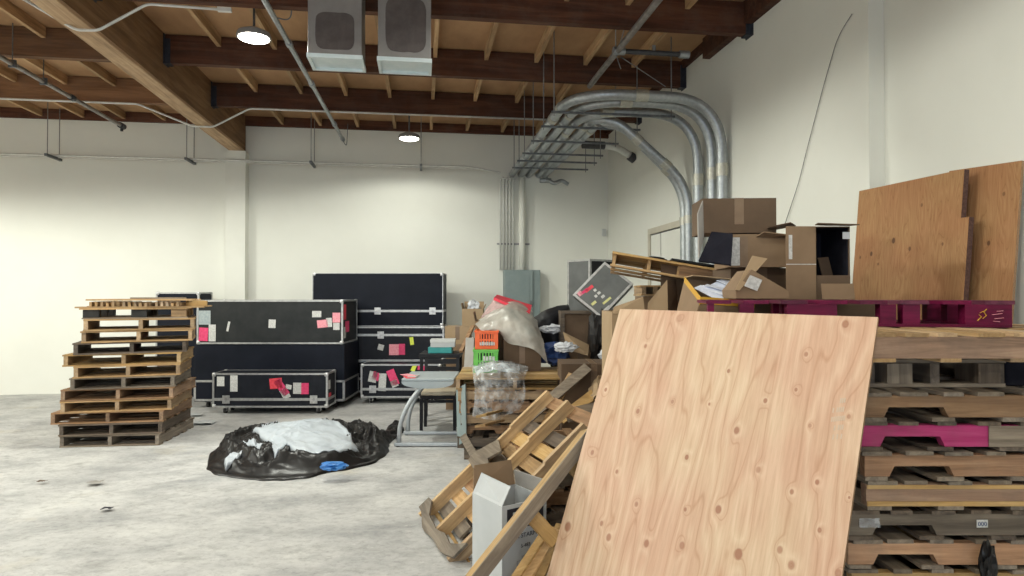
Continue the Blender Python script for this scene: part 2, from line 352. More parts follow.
def patch(bm, grid, su=8, sv=8, amp=0.0, freq=8.0, seed=0.0, ridged=False, st=(1, 1, 1)):
    """smooth cloth through a net of points, crumpled by noise"""
    grid = [[Vector(p) for p in row] for row in grid]
    def line(row, s):
        out = []
        n = len(row)
        for i in range(n-1):
            p0 = row[max(i-1, 0)]; p3 = row[min(i+2, n-1)]
            for k in range(s): out.append(cr(p0, row[i], row[i+1], p3, k/s))
        out.append(row[-1]); return out
    rows = [line(r, su) for r in grid]
    cols = [line([r[j] for r in rows], sv) for j in range(len(rows[0]))]
    W, H = len(cols), len(cols[0]); sd = Vector((seed, seed*1.7, seed*0.3))
    V = []
    for i in range(W):
        c_ = []
        for j in range(H):
            p = cols[i][j]
            tu = (cols[min(i+1, W-1)][j]-cols[max(i-1, 0)][j]); tv = (cols[i][min(j+1, H-1)]-cols[i][max(j-1, 0)])
            nn = tu.cross(tv)
            nn = nn.normalized() if nn.length > 1e-9 else Vector((0, 0, 1))
            q = Vector((p.x*st[0], p.y*st[1], p.z*st[2]))*freq+sd
            a = (noise.ridged_multi_fractal(q, 0.9, 2.1, 4, 1.0, 2.0)-1.0) if ridged else noise.fractal(q, 0.8, 2.0, 4)
            c_.append(bm.verts.new(p + nn*a*amp))
        V.append(c_)
    for i in range(W-1):
        for j in range(H-1): bm.faces.new((V[i][j], V[i+1][j], V[i+1][j+1], V[i][j+1]))

def crumple(name, label, cat, loc, s, mat, seed, sz=(1, 1, 1), sub=3):
    bm = NB(); bmesh.ops.create_icosphere(bm, subdivisions=sub, radius=1)
    for v in bm.verts:
        q = v.co*1.6+Vector((seed, seed*2, seed*.5)); f_ = .75+.45*(noise.ridged_multi_fractal(q, .9, 2.1, 4, 1, 2)-.8)
        v.co = Vector((v.co.x*f_*sz[0], v.co.y*f_*sz[1], v.co.z*f_*sz[2]))*s
    zmin = min(v.co.z for v in bm.verts)
    for v in bm.verts: v.co.z -= zmin
    o = tag(obj(name, bm, mat), label, cat); o.location = loc
    return o

def obj(name, bm, mat, parent=None, world=False, smooth=False, solid=0.0, sharp=None):
    """link one mesh; with world=True the mesh is in room coordinates and is moved into its parent's space"""
    if world and parent is not None:
        bmesh.ops.transform(bm, matrix=parent.matrix_basis.inverted(), verts=bm.verts)
    bmesh.ops.recalc_face_normals(bm, faces=bm.faces)
    me = bpy.data.meshes.new(name); bm.to_mesh(me); bm.free()
    if smooth:
        for p in me.polygons: p.use_smooth = True
        if smooth != 'all': me.set_sharp_from_angle(angle=R(35))
    me.materials.append(mat if not isinstance(mat, str) else M[mat])
    o = bpy.data.objects.new(name, me); C.objects.link(o)
    if parent is not None: o.parent = parent
    if solid:
        s = o.modifiers.new('solid', 'SOLIDIFY'); s.thickness = solid; s.offset = 0
    return o

def thing(name, label, cat, loc=(0, 0, 0), rot=(0, 0, 0), group=None, mtx=None):
    o = bpy.data.objects.new(name, None); C.objects.link(o)
    o.empty_display_size = 0.05
    if mtx is not None: o.matrix_basis = mtx
    else:
        o.location = loc; o.rotation_euler = rot
        o.matrix_basis = Matrix.Translation(Vector(loc)) @ Euler(rot).to_matrix().to_4x4()
    return tag(o, label, cat, group)

def tag(o, label, cat, group=None, kind=None):
    o['label'] = label; o['category'] = cat
    if group: o['group'] = group
    if kind: o['kind'] = kind
    return o

def recenter(o):
    """put a one-mesh thing's origin at the middle of its base"""
    vs = [v.co for v in o.data.vertices]
    mn = Vector((min(v.x for v in vs), min(v.y for v in vs), min(v.z for v in vs))); mx = Vector((max(v.x for v in vs), max(v.y for v in vs), max(v.z for v in vs)))
    c = Vector(((mn.x+mx.x)/2, (mn.y+mx.y)/2, mn.z))
    o.data.transform(Matrix.Translation(-c)); o.matrix_basis = Matrix.Translation(c) @ o.matrix_basis
    return o

def single(name, bm, mat, label, cat, group=None, smooth=False, solid=0.0, kind=None):
    return recenter(tag(obj(name, bm, mat, None, smooth=smooth, solid=solid), label, cat, group, kind))

def struct(name, bm, mat, label=None, smooth=False, parent=None):
    o = obj(name, bm, mat, parent, smooth=smooth)
    if parent is None:
        o['kind'] = 'structure'
    if label: o['label'] = label
    return o

def label3d(o, text):
    o['label'] = text; return o

# ------------------------------------------------------------------ the room
YB, XR, XR2, XL, YF = 11.5, 3.39, 3.52, -12.0, -7.0
ZP, ZPT, ZD, ZB = 4.32, 4.65, 4.66, 4.03
bm = NB(); bx(bm, XL-.2, XR2+.3, YF-.2, YB+.2, -0.15, 0); struct('floor', bm, 'floor')
bm = NB(); bx(bm, XL-.2, XR2+.3, YF-.2, YB+.2, ZD, ZD+.05); struct('ceiling', bm, 'deck')
bm = NB(); bx(bm, XL-.2, XR2+.3, YB, YB+.2, 0, ZD); struct('wall_back', bm, 'wall')
bm = NB(); bx(bm, XR, XR+.4, 4.5, YB, 0, ZD); struct('wall_right', bm, 'wall')
bm = NB(); bx(bm, XR2, XR2+.3, YF, 4.5, 0, ZD); struct('wall_right.001', bm, 'wall')
bm = NB(); bx(bm, XL-.2, XL, YF, YB, 0, ZD); struct('wall_left', bm, 'wall')
# front wall with an assumed, unseen door opening added for daylight (behind the photographer)
DX0, DX1, DZ = -5.2, 0.4, 3.6
bm = NB(); bx(bm, XL, DX0, YF-.2, YF, 0, ZD); bx(bm, DX1, XR2, YF-.2, YF, 0, ZD); bx(bm, DX0, DX1, YF-.2, YF, DZ, ZD); struct('wall_front', bm, 'wall')
# pilaster under the big beam
bm = NB(); bx(bm, -3.25, -2.93, YB-.22, YB, 0, ZB); struct('trim_1', bm, 'trim')
# base strip of rough plaster along the back wall
# ledgers along the walls
bm = NB(); bx(bm, XL, XR, YB-.05, YB, 4.50, ZD); struct('ceiling_beam', bm, 'purlin')
bm = NB(); bx(bm, XR-.05, XR, 7.25, YB-.05, 4.56, ZD); bx(bm, XR-.09, XR, 4.5, 7.25, 4.42, ZD); struct('ceiling_beam', bm, 'purlin')
# glulam
bm = NB(); bx(bm, -3.20, -2.98, 1.0, YB-.02, ZB+.04, ZD); bo = struct('ceiling_beam', bm, 'beam')
bm = NB(); bx(bm, -3.20, -2.98, 1.0, YB-.02, ZB, ZB+.04, bev=0.006); obj('bottom_lamination', bm, M['joist'], bo)  # paler timber strip; its light tone also stands for floor bounce
# purlins, each with its steel hangers
PY = [1.2, 2.9, 4.6, 6.3, 8.01, 9.72, 11.2]
for y in PY:
    for (x0, x1) in ((XL, -3.20), (-2.98, XR)):
        if y > 11: continue
        bm = NB(); bx(bm, x0+.012, x1-.012, y-.045, y+.045, ZP, ZPT)
        o = struct('ceiling_beam', bm, 'purlin_brown' if x1 < -3 or y < 8.5 and False else 'purlin')
        for xe, s in ((x0, 1), (x1, -1)):
            if xe == XL: continue
            bm = NB(); bx(bm, xe, xe+s*.012, y-.075, y+.075, ZP-.02, ZPT); bx(bm, xe, xe+s*.07, y-.055, y+.055, ZP-.012, ZP)
            bx(bm, xe, xe+s*.07, y-.056, y-.046, ZP-.012, ZPT-.05); bx(bm, xe, xe+s*.07, y+.046, y+.056, ZP-.012, ZPT-.05)
            obj('joist_hanger', bm, 'hanger', o)
# joists between purlins
for a, b in ((2.9, 4.6), (4.6, 6.3), (6.3, 8.01), (8.01, 9.72), (9.72, YB-.05)):
    x = -8.06
    k = 0
    while x < XR-.1:
        if not (-3.3 < x < -2.9):
            bm = NB(); y1 = b-.046 if b < 11 else b
            bx(bm, x-.024, x+.024, a+.046, y1, ZD-.125, ZD-.001)
            o = struct('ceiling_joist', bm, 'joist')
        x += 0.632; k += 1
# doors on the right wall
bm = NB()
y0, y1, zt = 7.72, 9.30, 2.60
b2 = NB(); bx(b2, XR-.004, XR-.001, y0+.085, y1-.085, .01, zt-.085); d1 = struct('door_1', b2, 'strut')
for ya, yb in ((y0+.09, 8.80), (8.81, y1-.09)):
    b2 = NB(); bx(b2, XR-.02, XR-.005, ya+.012, yb-.012, 0.02, zt-.105); obj('door_leaf', b2, 'trim', d1)
    b3 = NB(); bx(b3, XR-.032, XR-.02, yb-.03 if yb > 9 else ya, yb if yb > 9 else ya+.03, 2.05, 2.2); obj('hinge', b3, 'steel', d1)
bx(bm, XR-.035, XR, y0, y0+.085, 0, zt); bx(bm, XR-.035, XR, y1-.085, y1, 0, zt); bx(bm, XR-.035, XR, y0+.085, y1-.085, zt-.085, zt)
obj('door_frame', bm, 'doorframe', d1)

# ------------------------------------------------------------------ ceiling services
def lamp(loc, label, vis=True):
    loc = Vector(loc)
    t = thing('ceiling_lamp', label, 'lamp', loc, group='round LED ceiling lamps')
    bm = NB(); lathe(bm, [(0.02, 0.10), (0.06, 0.095), (0.155, 0.05), (0.165, 0.02), (0.165, 0.0), (0.15, -0.004), (0.14, 0.004)]); obj('housing', bm, 'ductgrey', t, smooth=True)
    bm = NB(); lathe(bm, [(0.143, 0.006), (0.143, -0.006), (0.10, -0.022), (0.02, -0.028)]); obj('diffuser', bm, 'led', t, smooth=True)
    bm = NB(); tube(bm, [(0, 0, 0.09), (0, 0, ZD-loc.z-.002)], 0.012, 8); obj('stem', bm, 'strut', t)
    bm = NB(); lathe(bm, [(0.05, -0.04), (0.055, -0.035), (0.055, -0.001), (0.05, 0)], (0, 0, ZD-loc.z)); obj('junction_box', bm, 'ductgrey', t)
LAMPS = [(-1.663, 6.69, 4.17), (-0.20, 10.05, 4.03)]
lamp(LAMPS[0], 'bright round ceiling lamp hanging right of the big timber beam')
lamp(LAMPS[1], 'bright round ceiling lamp hanging close to the back wall')

def area(name, loc, size, power, col, rot=(0, 0, 0), sy=None, shape='DISK'):
    l = bpy.data.lights.new(name, 'AREA'); l.shape = shape if sy is None else 'RECTANGLE'; l.size = size
    if sy: l.size_y = sy
    l.energy = power; l.color = col
    if sy is None: l.spread = R(165)
    o = bpy.data.objects.new(name, l); C.objects.link(o); o.location = loc; o.rotation_euler = rot
    return o
LEDC = (0.985, 1.0, 0.90)
def spot(name, loc, power, cone=162):
    l = bpy.data.lights.new(name, 'SPOT'); l.energy = power; l.color = LEDC; l.spot_size = R(cone); l.spot_blend = 0.22; l.shadow_soft_size = 0.14
    o = bpy.data.objects.new(name, l); C.objects.link(o); o.location = loc
    return o
KL = 1.0
for (x, y, z), w in zip(LAMPS, (540, 105)): spot('lamp_or_fill_light', (x, y, z-.04), w*KL, 172 if y < 8 else 164)
for x, y, w, cone in ((0.9, 5.1, 30, 162), (-1.6, 2.4, 170, 174), (1.6, 1.9, 80, 162), (-5.6, 2.6, 370, 175), (-5.6, -1.6, 270, 175), (-1.6, -1.8, 150, 174), (1.6, -1.8, 100, 162), (-5.6, 6.5, 400, 168), (-9.2, 7.6, 420, 162), (-9.2, 3.0, 500, 175)):  # unseen lights: some assumed along the lamp grid, some added to brighten walls
    spot('lamp_or_fill_light', (x, y, 4.13), w*KL, cone)
area('assumed_daylight_fill', ((DX0+DX1)/2, YF-.12, DZ/2), DX1-DX0, 230, (0.72, 0.84, 1.0), (R(90), 0, 0), DZ-.1)  # area light added in the unseen opening, standing for assumed daylight

def pipe_thing(name, label, cat, pts, r, mat, rad=0.0, n=10, **kw):
    bm = NB(); tube(bm, fillet(pts, rad) if rad else pts, r, n)
    return single(name, bm, mat, label, cat, smooth='all' if rad else True, **kw)
# sprinkler lines
def hang(bm, x, y, z, r=0.035):
    bx(bm, x-r-.004, x+r+.004, y-.012, y+.012, z-r-.004, z+r+.01); tube(bm, [(x, y, z), (x, y, ZD-.002)], .006, 6)
t = thing('sprinkler_pipe', 'dark sprinkler pipe under the purlins left of the big beam', 'pipe', (-4.55, 4.8, 4.2))
bm = NB(); tube(bm, [(-4.55, 4.0, 4.2), (-4.55, 10.55, 4.2)], 0.028); obj('pipe_run', bm, 'pipe', t, True, True)
for a_, b_, r_ in (((-4.55, 10.5, 4.2), (-4.55, 10.62, 4.2), .045), ((-4.55, 10.56, 4.21), (-4.55, 10.56, 4.12), .022), ((-4.55, 9.1, 4.2), (-4.55, 9.18, 4.2), .042)):
    bm = NB(); tube(bm, [a_, b_], r_); obj('coupling', bm, 'blackpipe', t, True, True)
for y_ in (7.9, 8.5):
    bm = NB(); hang(bm, -4.55, y_, 4.2); obj('pipe_hanger', bm, 'strut', t, True)
t = thing('sprinkler_pipe', 'grey sprinkler pipe running back from beside the two ducts', 'pipe', (-1.38, 4.8, 4.25))
bm = NB(); tube(bm, [(-1.43, 4.0, 4.25), (-1.33, 11.2, 4.25)], 0.028); obj('pipe_run', bm, 'galv', t, True, True)
for y in (7.0, 8.3, 10.2, 11.15):
    bm = NB(); tube(bm, [(-1.415+.0139*(y-5), y-.04, 4.25), (-1.415+.0139*(y-5), y+.04, 4.25)], 0.038); obj('coupling', bm, 'galv', t, True, True)
for pl_ in ([(-1.40, 6.35, 4.25), (-1.25, 6.4, 4.24), (-1.22, 6.3, 4.64)], [(-1.34, 11.1, 4.25), (-1.26, 11.1, 4.1), (-1.24, 11.1, 4.5)]):
    bm = NB(); tube(bm, fillet(pl_, .09), .006, 6); obj('pipe_hanger', bm, 'strut', t, True)
t = thing('sprinkler_pipe', 'dark sprinkler pipe above the grey conduit bundle', 'pipe', (2.09, 5, 4.25))
bm = NB(); tube(bm, [(2.09, 4.0, 4.25), (2.09, 7.9, 4.25)], 0.034); obj('pipe_run', bm, 'pipe', t, True, True)
bm = NB(); tube(bm, [(2.09, 6.72, 4.25), (2.85, 6.72, 4.25)], 0.028); obj('branch', bm, 'blackpipe', t, True, True)
for a_, b_, r_ in (((2.04, 6.72, 4.25), (2.17, 6.72, 4.25), .042), ((2.79, 6.72, 4.25), (2.9, 6.72, 4.25), .042), ((2.5, 6.72, 4.27), (2.5, 6.72, 4.33), .02)):
    bm = NB(); tube(bm, [a_, b_], r_); obj('coupling', bm, 'galv', t, True, True)
bm = NB(); tube(bm, [(2.09, 6.78, 4.22), (2.0, 6.5, 4.64)], .006, 6); tube(bm, [(2.09, 6.72, 4.22), (2.14, 6.4, 4.64)], .006, 6); tube(bm, [(2.12, 6.7, 4.18), (2.7, 6.9, 3.95)], .005, 6); tube(bm, [(2.05, 6.74, 4.3), (2.12, 6.7, 4.05)], .005, 6); obj('brace_wire', bm, 'rod', t, True)
# flexible white cables on the ceiling
single('ceiling_cable', (lambda b: (tube(b, fillet([PW(15, -6, Y=6.22), PW(76, 30, Y=6.25), PW(98, 30.5, Y=6.25), PW(147, 4, Y=6.24), PW(228, 10, Y=6.24)], .05), .013, 8), b)[1])(NB()), 'emt', 'white cable looping under the big timber beam near the front lamp', 'cable', smooth='all')
bm = NB(); bx(bm, -1.87, -1.75, 6.215, 6.255, 4.225, 4.262); single('cable_connector', bm, 'emt', 'pale cable connector on the purlin left of the front lamp', 'connector')
single('ceiling_cable', (lambda b: (tube(b, fillet([(-8.0, 9.64, 4.29), (-3.95, 9.64, 4.29), (-3.22, 9.65, 4.005), (-2.95, 9.65, 4.005), (-2.45, 9.64, 4.285), (2.7, 9.64, 4.29)], .05), .014, 8), b)[1])(NB()), 'emt', 'white cable along the rearmost purlin dipping under the big timber beam', 'cable', smooth='all')
# thin conduit hung along the back wall
ZC = 3.86
t = thing('wall_conduit', 'thin grey conduit hung on rods along the back wall', 'conduit', (-2, 11.15, ZC))
bm = NB(); tube(bm, [(-9, 11.25, ZC), (0.8, 11.25, ZC), (1.38, 11.40, ZC-.06)], .018, 8); tube(bm, [(-9, 11.32, ZC-.02), (1.0, 11.32, ZC-.02)], .012, 8); obj('conduit_run', bm, 'emt', t, True, True)
for x in (-5.85, -3.78, -1.83, -0.02):
    bm = NB(); ya, yb = (11.0, 11.44)
    bx(bm, x-.02, x+.02, ya, yb, ZC-.06, ZC-.02)
    obj('strut_bar', bm, 'strut', t, True)
    for y in (ya+.05, yb-.05):
        bm = NB(); tube(bm, [(x-.0, y, ZC-.07), (x, y, ZD-.15 if y > 11.4 else ZD-.002)], .007, 6); obj('rod', bm, 'rod', t, True)
# ducts
def duct(x0, x1, y, zb, label, px0, pw, pz0, pz1, sd):
    t = thing('air_duct', label, 'duct', ((x0+x1)/2, y, zb))
    w = (x1-x0)/2; dp = 0.33
    bm = NB(); bx(bm, -w, w, 0, dp, 0.035, ZD-zb-.001, bev=0.006); obj('duct_body', bm, 'ductgrey', t)
    bm = NB(); bx(bm, -w-.008, w+.008, -.008, 0.02, 0.0, 0.035); bx(bm, -w-.008, w+.008, dp-.02, dp+.008, 0, 0.035); bx(bm, -w-.008, -w+.02, .02, dp-.02, 0, 0.035); bx(bm, w-.02, w+.008, .02, dp-.02, 0, 0.035)
    bx(bm, -w+.02, w-.02, .02, dp-.02, 0.022, 0.034); obj('flange', bm, 'ductlip', t)
    random.seed(sd); pts = []
    n = 48
    for k in range(n):
        a = 2*PI*k/n; ca, sa = math.cos(a), math.sin(a); q = 5.0
        r = (abs(ca)**q + abs(sa)**q)**(-1/q)
        r *= 1 + 0.025*noise.noise(Vector((ca*3, sa*3, sd)))
        pts.append((px0+ca*r*pw, -0.004, (pz0+pz1)/2 + sa*r*(pz1-pz0)/2))
    bm = NB(); prism(bm, pts, (0, 0.006, 0)); obj('mastic_patch', bm, 'mastic', t)
duct(-0.985, -0.525, 5.75, 3.67, 'left of two grey ceiling ducts, with the smaller dark square patch', -0.0, .165, .075, .40, 3)
duct(-0.383, 0.075, 5.68, 3.645, 'right of two grey ceiling ducts, with the taller dark patch', 0.01, .175, .085, .56, 8)
# ------------------------------------------------------------------ big conduits, trapezes
ZR = 3.79
RX = [1.60, 1.765, 1.905, 2.085, 2.20]
ends = [(6.76, 3.30), (7.0, 3.30), (7.385, 3.30), (7.62, 3.28), (7.80, 3.30)]
lab = ['outermost', 'second', 'third', 'fourth', 'innermost']
txt = ['large grey conduit making the outermost bend to the right wall', 'large grey conduit just inside the outermost bend to the right wall', 'large grey conduit whose bend drops third from the outside, lower along the wall',
       'large grey conduit slanting down at an angle to the right wall', 'large grey conduit tucked behind the slanting one']
for i, (x, (ye, xe)) in enumerate(zip(RX, ends)):
    t = thing('large_conduit', txt[i], 'conduit', (x, 11.4, ZR), group='large conduits on the ceiling rack')
    r = .058 if i < 3 else .055
    if i < 3: pts = [(x, YB-.01, ZR), (x, ye, ZR), (xe, ye, ZR), (xe, ye, 0.0)]; rad = .62
    else: pts = [(x, YB-.01, ZR), (x, ye+.12, ZR), (x+.28, ye, ZR-.05), (xe, ye, 2.98), (xe, ye, 0.0)]; rad = .34
    bm = NB(); tube(bm, fillet(pts, rad, 12), r, 16, False); obj('conduit_run', bm, 'galv', t, True, 'all')
    cps = []
    if i < 3:
        for a, b in (((x, ye+.95, ZR), (x, ye+1.06, ZR)), ((xe-1.0-.1*i, ye, ZR), (xe-.86-.1*i, ye, ZR)), ((xe, ye, ZR-.72), (xe, ye, ZR-.86)), ((x, ye+.55, ZR), (x, ye+.62, ZR))): cps.append([a, b])
    else:
        v = Vector((xe-x-.28, 0, 2.98-ZR+.05)).normalized(); q = Vector((x+.28, ye, ZR-.05))
        for a in (.28, .75): cps.append([q+v*a, q+v*(a+.11)])
        cps += [[(x, ye+.42, ZR), (x, ye+.50, ZR)], [(xe, ye, 2.5), (xe, ye, 2.6)]]
    for cp_ in cps:
        bm = NB(); tube(bm, cp_, r+.008, 16); obj('coupling', bm, 'galvlight', t, True, True)
for i, y in enumerate((7.25, 7.89, 8.65, 9.42, 9.95, 10.5)):
    x1 = [2.95, 2.75, 2.7, 2.7, 2.75, 2.75][i]
    t = thing('conduit_trapeze', 'steel trapeze under the grey conduit bundle, %s' % ['nearest of the row', 'second nearest of the row', 'third nearest of the row', 'third from the back wall', 'second from the back wall', 'closest to the back wall'][i], 'hanger', (2.1, y, ZR-.1), group='trapezes under the conduit bundle')
    bm = NB(); bx(bm, 1.47, x1, y-.016, y+.016, ZR-.087, ZR-.064); obj('strut_bar', bm, 'strut', t, True)
    for x in (1.5, x1-.04):
        bm = NB(); tube(bm, [(x, y, ZR-.12), (x, y, ZD-.002)], .007, 6); obj('rod', bm, 'rod', t, True)
    for x, rs_ in (zip(RX, (.061, .061, .061, .057, .057)) if i else []):
        bm = NB(); tube(bm, [(x, y-.018, ZR), (x, y+.018, ZR)], rs_, 14); obj('pipe_strap', bm, 'steel', t, True, True)
t = thing('drain_pipe', 'short grey pipe with black ends entering the right wall behind the conduits', 'pipe', (2.9, 9.9, 3.95))
bm = NB(); tube(bm, fillet([(2.85, 9.9, 3.985), (3.08, 9.95, 3.98), (3.34, 9.98, 3.84)], .2), .055, 14); obj('pipe_run', bm, 'emt', t, True, 'all')
for a_, b_, r_ in (((2.50, 9.88, 3.985), (2.86, 9.9, 3.985), .062), ((3.30, 9.98, 3.855), (3.389, 9.99, 3.80), .075)):
    bm = NB(); tube(bm, [a_, b_], r_, 14); obj('coupling', bm, 'blackpipe', t, True, True)
# thin conduits and panel on the back wall
xs = [1.385+.058*k for k in range(5)]
for k, x in enumerate(xs):
    b = NB(); tube(b, fillet([(x+.05, YB-.14, 3.70-.0), (x+.015, YB-.06, 3.72), (x, YB-.06, 3.62), (x, YB-.06, 2.06)], .05, 5), .015, 8)
    single('thin_conduit', b, 'emt', ['leftmost of the thin conduits rising from the wall cabinet', 'second of the thin conduits from the left above the wall cabinet', 'middle one of five thin conduits above the wall cabinet', 'fourth of the thin conduits from the left above the wall cabinet', 'thin conduit beside the white riser above the wall cabinet'][k], 'conduit', 'thin conduits above the wall cabinet', smooth='all')
b = NB(); tube(b, fillet([(1.775, YB-.09, 3.725), (1.775, YB-.09, 3.0), (1.775, YB-.09, 2.06)], .12), .055, 14); single('riser_pipe', b, 'trim', 'thick white painted riser above the wall cabinet', 'pipe', smooth='all')
b = NB(); bx(b, 1.33, 1.92, YB-.035, YB-.0, 2.52, 2.55); single('conduit_bracket', b, 'rod', 'steel bracket bar holding the thin wall conduits', 'bracket')
b = NB(); tube(b, fillet([(2.2, YB-.1, 3.72), (2.35, YB-.12, 3.62), (2.5, YB-.08, 3.70), (2.62, YB-.1, 3.62)], .06), .035, 8); tube(b, [(2.1, YB-.1, 3.68), (2.3, YB-.1, 3.68)], .045, 10); single('conduit_fitting', b, 'galv', 'grey fittings at the back wall end of the conduit bundle', 'fitting', smooth='all')
t = thing('electrical_cabinet', 'grey green electrical cabinet on the back wall', 'cabinet', (1.63, YB-.25, 1.0))
cx0, cx1 = PW(505, 290, Y=11.2).x, PW(533, 290, Y=11.2).x
bm = NB(); bx(bm, cx0, cx1+.14, 11.25, YB-.001, 0.9, 2.06, bev=.004); obj('cabinet_body', bm, 'cabinet', t, True)
bm = NB(); bx(bm, cx0+.01, cx1, 11.22, 11.25, 0.92, 2.04, bev=.006); d = obj('door', bm, 'cabinet', t, True)
bm = NB(); bx(bm, cx0+.07, cx1-.06, 11.213, 11.22, 0.98, 1.96, bev=.003); obj('door_panel', bm, 'cabinet', t, True)
bm = NB(); bx(bm, cx1-.045, cx1-.02, 11.195, 11.22, 1.42, 1.52); obj('handle', bm, 'strut', t, True)
bm = NB(); bx(bm, 3.27, 3.34, YB-.05, YB-.001, 2.70, 2.83, bev=.008); single('wall_sensor', bm, 'whiteplastic', 'small white sensor box in the back right corner', 'sensor')
bm = NB(); pts = [PW(852, 14, X=XR-.012), PW(838, 36, X=XR-.012), PW(824, 84, X=XR-.012), PW(806, 153, X=XR-.012), PW(799, 182, X=XR-.014), PW(785, 224, X=XR-.02)]
tube(bm, fillet(pts, .15, 5), .0036, 6); single('wall_cable', bm, 'rod', 'dark cable hanging down the right wall', 'cable', smooth='all')

# ------------------------------------------------------------------ pallets
def pallet(label, cat_group, loc=None, rz=0.0, L=1.2, W=1.0, H=.117, nd_=7, ms='tan', mdk=None, seed=0, notch=True, mtx=None, skip_top=(), bottom=(0, 1, 2, 3, 4), name='wooden_pallet', ms_front=None, boards_w=.09):
    rnd = random.Random(seed)
    mdk = mdk or ms
    t = thing(name, label, 'pallet', loc or (0, 0, 0), (0, 0, rz), cat_group, mtx)
    tb = .016
    for k, y in enumerate((-W/2+.021, 0.0, W/2-.021)):
        z0, z1 = tb, H-tb
        if notch:
            a, b_ = L*.21, L*.42; nz = z0+(z1-z0)*.48
            prof = [(-L/2, z0), (-b_, z0), (-b_+.02, nz), (-a-.02, nz), (-a, z0), (a, z0), (a+.02, nz), (b_-.02, nz), (b_, z0), (L/2, z0), (L/2, z1), (-L/2, z1)]
        else: prof = [(-L/2, z0), (L/2, z0), (L/2, z1), (-L/2, z1)]
        bm = NB(); prism(bm, [(x, y-.019, z) for x, z in prof], (0, .038, 0))
        m_ = (ms_front if ms_front and k == 0 else ms)
        obj('stringer', bm, M[m_+'x'], t)
    bm = NB()
    for k in range(nd_):
        if k in skip_top: continue
        w = boards_w*rnd.uniform(.8, 1.25) if 0 < k < nd_-1 else boards_w*1.3
        x = -L/2+w/2 + (L-w)*k/(nd_-1) if nd_ > 1 else 0
        dx = rnd.uniform(-.012, .012); e0, e1 = rnd.uniform(0, .012), rnd.uniform(0, .012); a = rnd.uniform(-.008, .008)
        mt = Matrix.Translation((x+dx, 0, 0)) @ Matrix.Rotation(a, 4, 'Z')
        bx(bm, -w/2, w/2, -W/2-e0, W/2+e1, H-tb+.0002, H-rnd.uniform(0, .002), mt)
    obj('top_deck', bm, M[mdk+'y'], t)
    bm = NB()
    nb = 5
    for k in bottom:
        w = boards_w*rnd.uniform(.9, 1.2); x = -L/2+w/2 + (L-w)*k/(nb-1)
        bx(bm, x-w/2, x+w/2, -W/2-rnd.uniform(0, .01), W/2+rnd.uniform(0, .01), rnd.uniform(0, .002), tb-.0002)
    obj('bottom_deck', bm, M[mdk+'y'], t)
    return t

ORD = ['lowest', 'second from the floor', 'third from the floor', 'fourth from the floor', 'fifth from the floor', 'sixth from the floor', 'seventh from the floor', 'eighth from the floor', 'ninth from the floor', 'tenth from the floor', 'eleventh from the floor']
# stack on the left: left/right pixel limits of each front
rows = [(61.5, 160, 'gry'), (62.5, 162, 'drk'), (54, 163, 'brn'), (65.5, 170, 'tan'), (65, 172, 'brn'), (72, 176, 'gry'), (76, 181, 'tan'), (66, 182, 'yel'), (77, 187, 'drk'), (84.5, 193, 'tan'), (86.5, 195, 'tan')]
dF = 6.87
look = ['grey', 'dark weathered', 'brown', 'tan', 'brown', 'grey weathered', 'tan', 'pale', 'dark splintered', 'tan', 'tan']
for i, (a, b_, mt_) in enumerate(rows):
    xa, xb = (a-512)/FOC*dF, (b_-512)/FOC*dF
    xm_ = (xa+xb)/2; kw_ = .95 if i < 5 else .89; xa, xb = xm_+(xa-xm_)*kw_, xm_+(xb-xm_)*kw_
    rzz = -YAW + R(6+2.0*i + [0, 1.5, -1, 2, -2, 0, 1, -2, 3, 0, -1][i])
    dl = .96-.016*i
    c = fr((xa+xb)/2, dF, 0.1235*i) + Vector((-math.sin(rzz), math.cos(rzz), 0))*dl/2
    pallet('%s wooden pallet, %s in the free-standing stack' % (look[i], ORD[i]), 'pallets of the free-standing stack', c, rzz+PI/2, dl, (xb-xa), 0.1235, 7, mt_, mdk='drk' if i in (1, 8) else mt_, seed=20+i, notch=False, bottom=(0, 1, 2, 3, 4))
# the two odd pallets on top of it
zt = 0.1235*11
c = fr((72-512)/FOC*dF+.50, dF+.46, zt)
t = thing('wooden_pallet', 'pallet on dark plastic blocks, next to top of the free-standing stack', 'pallet', c, (0, 0, R(14)), 'pallets of the free-standing stack')
for bxp in (-.42, 0.02, .40):
    for byp in (-.40, 0, .40):
        bm = NB(); bx(bm, bxp-.075, bxp+.075, byp-.05, byp+.05, .014, .098, bev=.006); obj('block', bm, 'rubber' if bxp < .3 else M['tanx'], t)
bm = NB()
for y in (-.42, 0, .42): bx(bm, -.5, .49, y-.045, y+.045, 0, .0138)
obj('bottom_deck', bm, M['gryx'], t)
bm = NB()
for y in (-.44, -.22, 0, .22, .44): bx(bm, -.52, .5, y-.045, y+.045, .0982, .114)
obj('top_deck', bm, M['tanx'], t)
zt2 = zt+.1142
c = fr((66+188)/2/FOC*dF-512/FOC*dF, dF+.5, zt2)
t = thing('wooden_pallet', 'splintered pallet on top of the free-standing stack, its slats showing edge on', 'pallet', c, (0, 0, R(12)), 'pallets of the free-standing stack')
bm = NB(); rnd = random.Random(5)
for k in range(17):
    x = -.50+k*.051
    if k in (5, 11): continue
    bx(bm, x-.012, x+.012, -.49, .42, .016, .062+rnd.uniform(-.01, .008), Matrix.Rotation(rnd.uniform(-.01, .01), 4, 'Y'))
obj('slat_core', bm, M['tany'], t)
bm = NB(); bx(bm, .42, .60, -.46, -.36, .016, .075); bx(bm, .36, .50, -.2, .4, .016, .075); obj('block', bm, M['yelx'], t)
bm = NB()
for y in (-.45, 0, .36): bx(bm, -.64, .58, y-.045, y+.045, .0, .0158)
obj('bottom_deck', bm, M['tanx'], t)
bm = NB()
